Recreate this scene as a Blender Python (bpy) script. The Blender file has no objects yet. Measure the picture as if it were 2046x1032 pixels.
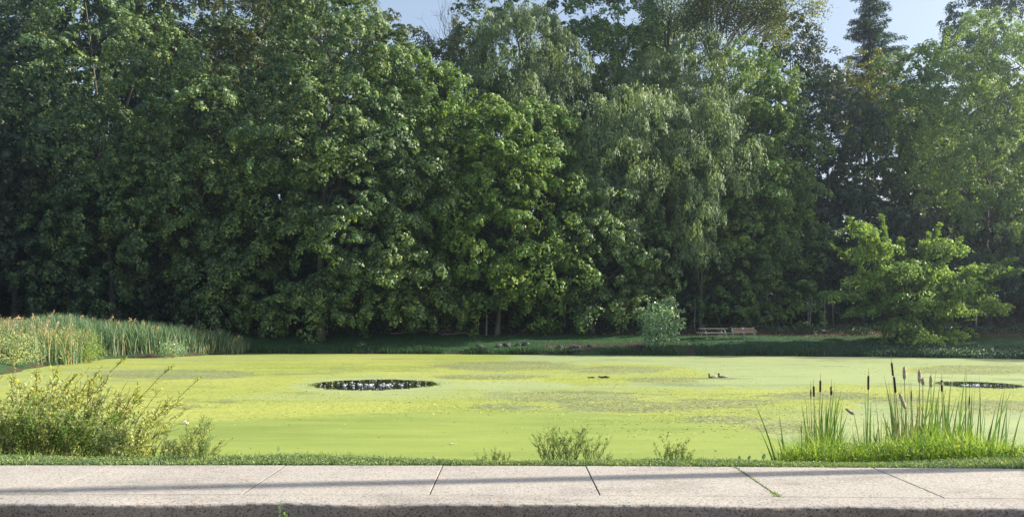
import bpy, bmesh, math, random
import numpy as np
from mathutils import Vector, Matrix, Euler
from mathutils.geometry import delaunay_2d_cdt

random.seed(7)
rng = np.random.default_rng(11)
S = bpy.context.scene
COL = S.collection

# ------------------------------------------------------------------ camera, sky, sun, exposure
CAM_Z = 1.6
K = 1517.0                      # focal length in photo pixels (photo is 2046 px wide)
HOR = 630.0                     # row of the horizon in the photo
cam_d = bpy.data.cameras.new("camera")
cam_d.sensor_width = 36.0
cam_d.lens = 36.0 * K / 2046.0
cam_d.shift_y = (HOR - 516.0) / 2046.0
cam_d.clip_start = 0.1
cam_d.clip_end = 3000.0
cam = bpy.data.objects.new("camera", cam_d)
COL.objects.link(cam)
cam.location = (0, 0, CAM_Z)
cam.rotation_euler = (math.radians(90), 0, 0)
S.camera = cam

SUN_EL = 25.0
SUN_AZ = 6.0                    # degrees beyond the +X direction
world = bpy.data.worlds.new("World")
S.world = world
world.use_nodes = True
wn = world.node_tree.nodes
wl = world.node_tree.links
bg = wn["Background"]
sky = wn.new("ShaderNodeTexSky")
sky.sky_type = 'NISHITA'
sky.sun_disc = False
sky.sun_elevation = math.radians(SUN_EL)
sky.sun_rotation = math.radians(90 - SUN_AZ)
sky.air_density = 1.0
sky.dust_density = 3.5
sky.ozone_density = 1.0
veil = wn.new("ShaderNodeMix")          # thin high cloud veil: the sky a little paler than clear air
veil.data_type = 'RGBA'
veil.blend_type = 'ADD'
veil.inputs[0].default_value = 1.0
wl.new(sky.outputs[0], veil.inputs[6])
veil.inputs[7].default_value = (1.9, 2.35, 3.0, 1)
wl.new(veil.outputs[2], bg.inputs[0])
bg.inputs[1].default_value = 0.062
sun_d = bpy.data.lights.new("sun", 'SUN')
sun_d.energy = 5.0
sun_d.angle = math.radians(0.6)
sun_d.color = (1.0, 0.93, 0.80)
sun = bpy.data.objects.new("sun", sun_d)
COL.objects.link(sun)
_e, _a = math.radians(SUN_EL), math.radians(SUN_AZ)
SUNV = Vector((math.cos(_e) * math.cos(_a), math.cos(_e) * math.sin(_a), math.sin(_e)))
sun.rotation_euler = (-SUNV).to_track_quat('-Z', 'Y').to_euler()
sun.location = (60, 10, 60)
S.view_settings.view_transform = 'Standard'
S.view_settings.look = 'None'
S.view_settings.exposure = 1.18
S.view_settings.gamma = 1.0
S.render.engine = 'CYCLES'
S.cycles.max_bounces = 6
S.cycles.diffuse_bounces = 3
S.cycles.transmission_bounces = 3
S.cycles.transparent_max_bounces = 4
S.cycles.use_adaptive_sampling = True

WATER = -1.26


def P(x, y, D):
    """photo pixel at distance D -> world point"""
    return ((x - 1023.0) / K * D, D, CAM_Z + (HOR - y) / K * D)


# ------------------------------------------------------------------ mesh and object helpers
def link(o, parent=None):
    COL.objects.link(o)
    if parent is not None:
        o.parent = parent
    return o


def tag(o, label=None, cat=None, group=None, kind=None):
    if label: o['label'] = label
    if cat: o['category'] = cat
    if group: o['group'] = group
    if kind: o['kind'] = kind
    return o


def empty(name, loc, label, cat, group=None, rz=0.0):
    o = bpy.data.objects.new(name, None)
    o.empty_display_size = 0.3
    link(o)
    o.location = loc
    o.rotation_euler = (0, 0, rz)
    return tag(o, label, cat, group)


def mesh_np(name, V, F, mats, smooth=False, mi=None):
    """V (n,3), F (m,k) all faces with k corners"""
    me = bpy.data.meshes.new(name)
    V = np.asarray(V, dtype=np.float32); F = np.asarray(F, dtype=np.int32)
    k = F.shape[1]
    me.vertices.add(len(V)); me.vertices.foreach_set("co", V.ravel())
    me.loops.add(F.size); me.loops.foreach_set("vertex_index", F.ravel())
    me.polygons.add(len(F))
    me.polygons.foreach_set("loop_start", np.arange(0, F.size, k, dtype=np.int32))
    if mi is not None:
        me.polygons.foreach_set("material_index", np.asarray(mi, dtype=np.int32))
    if smooth:
        me.polygons.foreach_set("use_smooth", np.ones(len(F), dtype=bool))
    me.update(calc_edges=True)
    me.validate()
    for m in (mats if isinstance(mats, (list, tuple)) else [mats]):
        me.materials.append(m)
    return me


def obj_me(name, me, parent=None):
    return link(bpy.data.objects.new(name, me), parent)


def obj_bm(name, bm, mat, parent=None, smooth=False):
    bm.normal_update()
    me = bpy.data.meshes.new(name)
    bm.to_mesh(me); bm.free()
    me.materials.append(mat)
    if smooth:
        for p in me.polygons: p.use_smooth = True
    return obj_me(name, me, parent)


def bm_box(bm, c, s, R=None, bev=0.0):
    r = bmesh.ops.create_cube(bm, size=1.0)
    vs = r['verts']
    bmesh.ops.scale(bm, vec=s, verts=vs)
    if bev > 0:
        es = list({e for v in vs for e in v.link_edges})
        g = bmesh.ops.bevel(bm, geom=es, offset=bev, segments=1, affect='EDGES')
        vs = list({v for f in g['faces'] for v in f.verts} | {v for v in vs if v.is_valid})
    if R is not None:
        bmesh.ops.rotate(bm, cent=(0, 0, 0), matrix=R, verts=vs)
    bmesh.ops.translate(bm, vec=c, verts=vs)


def box_obj(name, c, s, mat, parent=None, R=None, bev=0.004):
    bm = bmesh.new()
    bm_box(bm, c, s, R, bev)
    return obj_bm(name, bm, mat, parent)


def tubes(paths, sides=6):
    """paths: list of (points, radii) -> V, F (quads)"""
    VV, FF, off = [], [], 0
    ang = np.linspace(0, 2 * np.pi, sides, endpoint=False)
    for pts, rad in paths:
        pts = np.asarray(pts, float); n = len(pts)
        rad = np.broadcast_to(np.asarray(rad, float), (n,))
        t = np.gradient(pts, axis=0)
        t /= np.linalg.norm(t, axis=1, keepdims=True) + 1e-9
        ref = np.where(np.abs(t[:, 2:3]) > 0.8, np.array([[1., 0, 0]]), np.array([[0, 0, 1.]]))
        u = np.cross(t, ref); u /= np.linalg.norm(u, axis=1, keepdims=True) + 1e-9
        for i in range(1, n):                       # keep the frame from twisting
            w = u[i - 1] - t[i] * np.dot(u[i - 1], t[i])
            l = np.linalg.norm(w)
            if l > 1e-4: u[i] = w / l
        v = np.cross(t, u)
        ring = (pts[:, None, :] + rad[:, None, None] * (np.cos(ang)[None, :, None] * u[:, None, :] + np.sin(ang)[None, :, None] * v[:, None, :]))
        VV.append(ring.reshape(-1, 3))
        i = np.arange(n - 1)[:, None] * sides; j = np.arange(sides)[None, :]
        a = i + j; b = i + (j + 1) % sides
        FF.append(np.stack([a, b, b + sides, a + sides], -1).reshape(-1, 4) + off)
        off += n * sides
    return np.concatenate(VV), np.concatenate(FF)


def norm(a):
    return a / (np.linalg.norm(a, axis=-1, keepdims=True) + 1e-9)


def leaves(pos, axis, nrm, L, W, fold=0.12, tri=False):
    """rhombic leaves: pos base, axis along leaf, nrm normal. -> V,F"""
    n = len(pos)
    axis = norm(axis); side = norm(np.cross(nrm, axis)); nn = np.cross(axis, side)
    L = np.broadcast_to(L, (n,))[:, None]; W = np.broadcast_to(W, (n,))[:, None]
    if tri:                                  # far leaves: one triangle each
        V = np.stack([pos + axis * L * .55, pos - axis * L * .4 + side * W * .62, pos - axis * L * .4 - side * W * .62], 1).reshape(-1, 3)
        return V, np.arange(3 * n).reshape(-1, 3)
    a = pos; c = pos + axis * L - nn * L * fold
    b = pos + axis * L * 0.45 + side * W * 0.5 + nn * W * fold
    d = pos + axis * L * 0.45 - side * W * 0.5 + nn * W * fold
    V = np.stack([a, b, c, d], 1).reshape(-1, 3)
    F = np.arange(4 * n).reshape(-1, 4)
    return V, F


def bez(p0, p1, p2, n):
    t = np.linspace(0, 1, n)[:, None]
    p0, p1, p2 = map(np.asarray, (p0, p1, p2))
    return (1 - t) ** 2 * p0 + 2 * t * (1 - t) * p1 + t ** 2 * p2


def join(parts):
    VV, FF, o = [], [], 0
    for V, F in parts:
        VV.append(V); FF.append(F + o); o += len(V)
    return np.concatenate(VV), np.concatenate(FF)


# ------------------------------------------------------------------ materials
def new_mat(name):
    m = bpy.data.materials.new(name)
    m.use_nodes = True
    nt = m.node_tree
    nt.nodes.clear()
    out = nt.nodes.new("ShaderNodeOutputMaterial")
    return m, nt, out


def N(nt, t, **kw):
    n = nt.nodes.new(t)
    for k, v in kw.items():
        if k in n.inputs:
            n.inputs[k].default_value = v
        else:
            setattr(n, k, v)
    return n


def ramp(nt, fac, stops, interp='LINEAR'):
    r = nt.nodes.new("ShaderNodeValToRGB")
    r.color_ramp.interpolation = interp
    while len(r.color_ramp.elements) < len(stops):
        r.color_ramp.elements.new(0.5)
    for e, (p, c) in zip(r.color_ramp.elements, stops):
        e.position = p
        e.color = (c[0], c[1], c[2], 1) if hasattr(c, '__len__') else (c, c, c, 1)
    nt.links.new(fac, r.inputs[0])
    return r.outputs[0]


def mixc(nt, fac, a, b, mode='MIX'):
    m = nt.nodes.new("ShaderNodeMix")
    m.data_type = 'RGBA'; m.blend_type = mode
    for s, v in ((m.inputs[0], fac), (m.inputs[6], a), (m.inputs[7], b)):
        if isinstance(v, bpy.types.NodeSocket): nt.links.new(v, s)
        elif hasattr(v, '__len__'): s.default_value = (v[0], v[1], v[2], 1)
        else: s.default_value = v
    return m.outputs[2]


def noise(nt, scale, detail=3.0, rough=0.55, vec=None, mapscale=None, coord='Object'):
    tc = nt.nodes.new("ShaderNodeTexCoord")
    v = tc.outputs[coord] if vec is None else vec
    if mapscale is not None:
        mp = nt.nodes.new("ShaderNodeMapping")
        mp.inputs['Scale'].default_value = mapscale
        nt.links.new(v, mp.inputs[0]); v = mp.outputs[0]
    n = N(nt, "ShaderNodeTexNoise", Scale=scale, Detail=detail, Roughness=rough)
    nt.links.new(v, n.inputs['Vector'])
    return n.outputs['Fac']


def leaf_mat(name, cols, trans=0.35, rough=0.5, spec=0.4, nscale=0.25, tip=None):
    """cols: dark, mid, light, rare (yellowed) leaf colours"""
    m, nt, out = new_mat(name)
    geo = nt.nodes.new("ShaderNodeNewGeometry")
    oi = nt.nodes.new("ShaderNodeObjectInfo")
    c = ramp(nt, geo.outputs['Random Per Island'], [(0.0, cols[0]), (0.45, cols[1]), (0.9, cols[2]), (0.97, cols[3])])
    nz = noise(nt, nscale, 2.0)
    bl = mixc(nt, 1.0, c, ramp(nt, nz, [(0.3, (0.72, 0.78, 0.85)), (0.5, (1, 1, 1)), (0.72, (1.28, 1.18, 0.85))]), 'MULTIPLY')
    bl = mixc(nt, 1.0, bl, ramp(nt, oi.outputs['Random'], [(0.0, (0.85, 0.88, 0.95)), (1.0, (1.12, 1.08, 0.95))]), 'MULTIPLY')
    p = N(nt, "ShaderNodeBsdfPrincipled", Roughness=rough)
    p.inputs['Specular IOR Level'].default_value = spec
    nt.links.new(bl, p.inputs['Base Color'])
    t = nt.nodes.new("ShaderNodeBsdfTranslucent")
    tcol = mixc(nt, 1.0, bl, (1.5, 1.55, 0.6), 'MULTIPLY')
    nt.links.new(tcol, t.inputs['Color'])
    mx = nt.nodes.new("ShaderNodeMixShader")
    mx.inputs[0].default_value = trans
    nt.links.new(p.outputs[0], mx.inputs[1]); nt.links.new(t.outputs[0], mx.inputs[2])
    nt.links.new(mx.outputs[0], out.inputs[0])
    return m


def simple_mat(name, stops, nscale=8.0, rough=0.85, bump=0.3, bscale=None, mapscale=None, spec=0.3, detail=5.0, bdist=0.02):
    m, nt, out = new_mat(name)
    nz = noise(nt, nscale, detail, 0.65, mapscale=mapscale)
    c = ramp(nt, nz, stops)
    p = N(nt, "ShaderNodeBsdfPrincipled", Roughness=rough)
    p.inputs['Specular IOR Level'].default_value = spec
    nt.links.new(c, p.inputs['Base Color'])
    if bump > 0:
        b = N(nt, "ShaderNodeBump", Strength=bump, Distance=bdist)
        nt.links.new(noise(nt, bscale or nscale * 3, 4.0, mapscale=mapscale), b.inputs['Height'])
        nt.links.new(b.outputs[0], p.inputs['Normal'])
    nt.links.new(p.outputs[0], out.inputs[0])
    return m


M = {}
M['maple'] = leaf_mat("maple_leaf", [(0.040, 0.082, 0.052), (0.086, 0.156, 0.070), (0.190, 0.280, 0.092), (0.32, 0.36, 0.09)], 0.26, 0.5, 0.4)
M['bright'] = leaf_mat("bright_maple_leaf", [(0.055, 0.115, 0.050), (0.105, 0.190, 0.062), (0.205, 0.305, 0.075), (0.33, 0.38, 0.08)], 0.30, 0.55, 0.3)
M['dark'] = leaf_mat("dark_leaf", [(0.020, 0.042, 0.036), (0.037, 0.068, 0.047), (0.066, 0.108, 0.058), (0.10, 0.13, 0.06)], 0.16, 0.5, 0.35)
M['willow'] = leaf_mat("willow_leaf", [(0.085, 0.140, 0.085), (0.145, 0.21, 0.120), (0.22, 0.295, 0.16), (0.30, 0.36, 0.20)], 0.28, 0.55, 0.25)
M['olive'] = leaf_mat("olive_leaf", [(0.052, 0.075, 0.032), (0.092, 0.121, 0.044), (0.149, 0.178, 0.057), (0.276, 0.230, 0.069)], 0.35, 0.5, 0.45)
M['yellow'] = leaf_mat("yellowing_leaf", [(0.07, 0.11, 0.03), (0.14, 0.17, 0.04), (0.26, 0.26, 0.05), (0.42, 0.34, 0.04)], 0.4, 0.5, 0.4)
M['needle'] = leaf_mat("needle_spray", [(0.02, 0.05, 0.03), (0.035, 0.075, 0.035), (0.06, 0.115, 0.045), (0.10, 0.15, 0.05)], 0.25, 0.6, 0.3)
M['elm'] = leaf_mat("elm_leaf", [(0.12, 0.20, 0.08), (0.185, 0.285, 0.10), (0.28, 0.40, 0.12), (0.48, 0.52, 0.11)], 0.42, 0.5, 0.35)
M['vine'] = leaf_mat("vine_leaf", [(0.08, 0.17, 0.10), (0.18, 0.30, 0.17), (0.40, 0.52, 0.34), (0.65, 0.72, 0.56)], 0.3, 0.35, 0.7)
M['mugwort'] = leaf_mat("mugwort_leaf", [(0.20, 0.26, 0.12), (0.32, 0.38, 0.17), (0.46, 0.50, 0.24), (0.62, 0.58, 0.26)], 0.35, 0.6, 0.3, 1.6)
M['goldenrod'] = leaf_mat("goldenrod_leaf", [(0.22, 0.28, 0.07), (0.38, 0.42, 0.10), (0.55, 0.52, 0.12), (0.70, 0.56, 0.06)], 0.35, 0.6, 0.3, 1.6)
M['weed'] = leaf_mat("weed_leaf", [(0.09, 0.17, 0.04), (0.17, 0.28, 0.06), (0.30, 0.40, 0.09), (0.46, 0.46, 0.14)], 0.4, 0.6, 0.25, 2.5)
M['verge'] = leaf_mat("verge_grass", [(0.09, 0.15, 0.06), (0.16, 0.24, 0.10), (0.26, 0.34, 0.17), (0.48, 0.50, 0.34)], 0.3, 0.6, 0.3, 2.5)
M['lawn'] = leaf_mat("lawn_grass", [(0.022, 0.065, 0.030), (0.036, 0.10, 0.038), (0.066, 0.14, 0.05), (0.18, 0.21, 0.10)], 0.3, 0.6, 0.3, 0.6)
M['ash'] = leaf_mat("ash_leaf", [(0.10, 0.17, 0.075), (0.165, 0.255, 0.095), (0.27, 0.37, 0.12), (0.38, 0.42, 0.11)], 0.34, 0.55, 0.3)
M['bush'] = leaf_mat("bush_leaf", [(0.12, 0.18, 0.07), (0.20, 0.27, 0.10), (0.32, 0.38, 0.14), (0.48, 0.46, 0.14)], 0.35, 0.6, 0.3, 1.6)
M['frond'] = leaf_mat("duckweed_frond", [(0.24, 0.30, 0.08), (0.36, 0.42, 0.10), (0.50, 0.54, 0.15), (0.62, 0.60, 0.26)], 0.1, 0.6, 0.3, 1.6)
M['reed'] = leaf_mat("reed_leaf", [(0.06, 0.135, 0.075), (0.12, 0.225, 0.12), (0.24, 0.33, 0.19), (0.52, 0.44, 0.30)], 0.35, 0.5, 0.4, 0.5)
M['dry'] = leaf_mat("dry_reed", [(0.20, 0.17, 0.09), (0.32, 0.28, 0.15), (0.46, 0.40, 0.24), (0.58, 0.48, 0.34)], 0.3, 0.7, 0.2, 1.0)
M['plume'] = leaf_mat("reed_plume", [(0.34, 0.26, 0.18), (0.46, 0.35, 0.25), (0.56, 0.45, 0.33), (0.64, 0.52, 0.40)], 0.3, 0.8, 0.1, 1.0)
M['cattail_leaf'] = leaf_mat("cattail_leaf", [(0.06, 0.13, 0.04), (0.11, 0.21, 0.055), (0.18, 0.27, 0.08), (0.38, 0.34, 0.16)], 0.35, 0.5, 0.4, 1.5)
M['brown_leaf'] = leaf_mat("brown_dead_leaf", [(0.10, 0.06, 0.03), (0.20, 0.12, 0.06), (0.30, 0.19, 0.10), (0.40, 0.28, 0.16)], 0.2, 0.8, 0.2, 1.0)
M['bark'] = simple_mat("bark", [(0.3, (0.05, 0.042, 0.036)), (0.55, (0.11, 0.095, 0.08)), (0.75, (0.20, 0.18, 0.155))], 3.0, 0.9, 0.6, 9.0, (1, 1, 0.25), bdist=0.03)
M['pale_bark'] = simple_mat("pale_bark", [(0.3, (0.16, 0.145, 0.125)), (0.55, (0.27, 0.25, 0.22)), (0.75, (0.40, 0.38, 0.34))], 3.0, 0.9, 0.5, 9.0, (1, 1, 0.3))
M['stem'] = simple_mat("weed_stem", [(0.3, (0.10, 0.09, 0.04)), (0.6, (0.19, 0.16, 0.07)), (0.8, (0.28, 0.20, 0.10))], 9.0, 0.8, 0.0)
M['dark_stem'] = simple_mat("dark_stem", [(0.3, (0.045, 0.032, 0.025)), (0.6, (0.09, 0.065, 0.045)), (0.8, (0.15, 0.11, 0.08))], 9.0, 0.8, 0.0)
M['green_stem'] = simple_mat("green_stem", [(0.3, (0.08, 0.15, 0.04)), (0.6, (0.14, 0.20, 0.06)), (0.8, (0.28, 0.26, 0.12))], 5.0, 0.7, 0.0)
M['cattail_head'] = simple_mat("cattail_head", [(0.35, (0.035, 0.020, 0.012)), (0.65, (0.075, 0.042, 0.024))], 60.0, 0.95, 0.5, 200.0, spec=0.1, bdist=0.004)
M['cattail_tan'] = simple_mat("cattail_tan_head", [(0.35, (0.16, 0.10, 0.055)), (0.65, (0.28, 0.18, 0.10))], 60.0, 0.95, 0.5, 200.0, spec=0.1, bdist=0.004)
M['fluff'] = simple_mat("cattail_fluff", [(0.35, (0.34, 0.27, 0.19)), (0.65, (0.60, 0.50, 0.38))], 40.0, 1.0, 0.8, 120.0, spec=0.05, bdist=0.01)
M['rock'] = simple_mat("rock", [(0.3, (0.045, 0.045, 0.05)), (0.55, (0.09, 0.09, 0.10)), (0.75, (0.15, 0.15, 0.16))], 4.0, 0.9, 0.6, 14.0, bdist=0.04)
M['asphalt'] = simple_mat("asphalt", [(0.35, (0.03, 0.03, 0.032)), (0.65, (0.075, 0.072, 0.07))], 70.0, 0.95, 0.5, 120.0, bdist=0.01)
M['bench_wood'] = simple_mat("bench_wood", [(0.3, (0.30, 0.19, 0.13)), (0.6, (0.42, 0.28, 0.19)), (0.8, (0.52, 0.36, 0.25))], 3.0, 0.7, 0.25, 20.0, (1, 8, 8))
M['grey_wood'] = simple_mat("weathered_wood", [(0.3, (0.20, 0.18, 0.17)), (0.6, (0.32, 0.29, 0.28)), (0.8, (0.42, 0.39, 0.37))], 3.0, 0.8, 0.25, 20.0, (1, 8, 8))
M['galv'] = simple_mat("galvanised_steel", [(0.3, (0.28, 0.29, 0.30)), (0.7, (0.42, 0.43, 0.44))], 10.0, 0.5, 0.0, spec=0.6)
M['plaque'] = simple_mat("plaque", [(0.3, (0.75, 0.75, 0.75)), (0.7, (0.85, 0.85, 0.85))], 10.0, 0.4, 0.0)
M['white'] = simple_mat("white_litter", [(0.3, (0.70, 0.70, 0.72)), (0.7, (0.88, 0.88, 0.9))], 20.0, 0.6, 0.3)
M['feather'] = simple_mat("pale_feather", [(0.3, (0.55, 0.42, 0.34)), (0.7, (0.80, 0.68, 0.58))], 30.0, 0.8, 0.3)
M['duck_body'] = simple_mat("duck_plumage", [(0.35, (0.07, 0.045, 0.03)), (0.5, (0.16, 0.11, 0.07)), (0.65, (0.30, 0.22, 0.15))], 22.0, 0.7, 0.3, 40.0)
M['duck_dark'] = simple_mat("dark_plumage", [(0.35, (0.02, 0.02, 0.015)), (0.65, (0.07, 0.055, 0.04))], 22.0, 0.6, 0.3, 40.0)
M['duck_head'] = simple_mat("duck_head", [(0.35, (0.015, 0.03, 0.02)), (0.65, (0.05, 0.05, 0.03))], 30.0, 0.5, 0.1)
M['duck_bill'] = simple_mat("duck_bill", [(0.3, (0.28, 0.18, 0.05)), (0.7, (0.40, 0.26, 0.07))], 30.0, 0.5, 0.0)
M['duck_wing'] = simple_mat("pale_wing", [(0.3, (0.30, 0.26, 0.21)), (0.7, (0.55, 0.50, 0.43))], 30.0, 0.6, 0.2)
M['foam'] = simple_mat("bubble_foam", [(0.3, (0.72, 0.76, 0.80)), (0.7, (0.9, 0.92, 0.95))], 20.0, 0.15, 0.0, spec=0.8)


def concrete_mat(name, light, dark, speck=0.75, stain=True):
    m, nt, out = new_mat(name)
    v = N(nt, "ShaderNodeTexVoronoi", Scale=75.0)
    tc = nt.nodes.new("ShaderNodeTexCoord")
    oi = nt.nodes.new("ShaderNodeObjectInfo")
    add = nt.nodes.new("ShaderNodeVectorMath")
    add.operation = 'ADD'
    nt.links.new(tc.outputs['Object'], add.inputs[0])
    nt.links.new(oi.outputs['Location'], add.inputs[1])
    vec = add.outputs[0]
    nt.links.new(vec, v.inputs['Vector'])
    sp = ramp(nt, v.outputs['Color'], [(0.08, 0.32), (0.28, 0.75), (0.45, 1.0), (0.85, 1.0), (0.97, 1.28)])
    big = noise(nt, 1.3, 4.0, 0.6, vec=vec)
    base = mixc(nt, ramp(nt, big, [(0.3, 0.0), (0.7, 1.0)]), dark, light)
    c = mixc(nt, speck, base, mixc(nt, 1.0, base, sp, 'MULTIPLY'))
    fine = noise(nt, 38.0, 3.0, 0.8, vec=vec)
    c = mixc(nt, 1.0, c, ramp(nt, fine, [(0.28, (0.55, 0.53, 0.52)), (0.5, (1, 1, 1)), (0.75, (1.12, 1.10, 1.08))]), 'MULTIPLY')
    warm = noise(nt, 3.2, 3.0, 0.6, vec=vec)
    c = mixc(nt, ramp(nt, warm, [(0.55, 0.0), (0.75, 0.35)]), c, mixc(nt, 1.0, c, (1.04, 0.86, 0.70), 'MULTIPLY'))
    if stain:
        st = noise(nt, 0.8, 6.0, 0.75, vec=vec, mapscale=(1.0, 2.2, 1.0))
        c = mixc(nt, 1.0, c, ramp(nt, st, [(0.36, (0.78, 0.77, 0.77)), (0.5, (1, 1, 1))]), 'MULTIPLY')
    p = N(nt, "ShaderNodeBsdfPrincipled", Roughness=0.9)
    p.inputs['Specular IOR Level'].default_value = 0.25
    nt.links.new(c, p.inputs['Base Color'])
    b = N(nt, "ShaderNodeBump", Strength=0.7, Distance=0.004)
    nt.links.new(noise(nt, 90.0, 3.0, 0.7, vec=vec), b.inputs['Height'])
    nt.links.new(b.outputs[0], p.inputs['Normal'])
    nt.links.new(p.outputs[0], out.inputs[0])
    return m


M['concrete'] = concrete_mat("concrete", (0.46, 0.42, 0.37), (0.40, 0.368, 0.328))
M['kerb'] = concrete_mat("kerb_concrete", (0.46, 0.42, 0.37), (0.39, 0.358, 0.32), 0.9)


M['joint_dirt'] = simple_mat("joint_dirt", [(0.3, (0.05, 0.045, 0.035)), (0.7, (0.12, 0.105, 0.08))], 30.0, 1.0, 0.0)
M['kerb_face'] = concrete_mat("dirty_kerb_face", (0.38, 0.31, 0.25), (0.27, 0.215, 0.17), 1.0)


def ground_mat():
    m, nt, out = new_mat("ground")
    at = nt.nodes.new("ShaderNodeAttribute"); at.attribute_name = "lawn"
    g = ramp(nt, noise(nt, 1.2, 5.0, 0.7), [(0.3, (0.024, 0.062, 0.026)), (0.55, (0.036, 0.085, 0.03)), (0.75, (0.058, 0.10, 0.042))])
    d = ramp(nt, noise(nt, 2.5, 6.0, 0.75), [(0.3, (0.035, 0.025, 0.02)), (0.55, (0.075, 0.052, 0.038)), (0.75, (0.15, 0.105, 0.075))])
    edge = noise(nt, 0.9, 4.0, 0.7)
    mth = nt.nodes.new("ShaderNodeMath"); mth.operation = 'ADD'
    nt.links.new(at.outputs['Fac'], mth.inputs[0]); nt.links.new(edge, mth.inputs[1])
    f = ramp(nt, mth.outputs[0], [(0.45, 0.0), (0.95, 0.0), (1.0, 1.0)])
    # attribute 0..1 + noise (about 0.5): grass where the sum passes 1
    f = ramp(nt, mth.outputs[0], [(0.85, 0.0), (1.0, 1.0)])
    c = mixc(nt, f, d, g)
    p = N(nt, "ShaderNodeBsdfPrincipled", Roughness=0.95)
    p.inputs['Specular IOR Level'].default_value = 0.15
    nt.links.new(c, p.inputs['Base Color'])
    b = N(nt, "ShaderNodeBump", Strength=0.6, Distance=0.08)
    nt.links.new(noise(nt, 9.0, 5.0, 0.7), b.inputs['Height'])
    nt.links.new(b.outputs[0], p.inputs['Normal'])
    nt.links.new(p.outputs[0], out.inputs[0])
    return m


M['ground'] = ground_mat()


def water_mat():
    m, nt, out = new_mat("dark_water")
    p = N(nt, "ShaderNodeBsdfPrincipled", Roughness=0.05)
    p.inputs['Base Color'].default_value = (0.012, 0.014, 0.012, 1)
    p.inputs['IOR'].default_value = 1.33
    b = N(nt, "ShaderNodeBump", Strength=0.35, Distance=0.03)
    nt.links.new(noise(nt, 7.0, 4.0, 0.7), b.inputs['Height'])
    nt.links.new(b.outputs[0], p.inputs['Normal'])
    nt.links.new(p.outputs[0], out.inputs[0])
    return m


M['water'] = water_mat()


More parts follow.
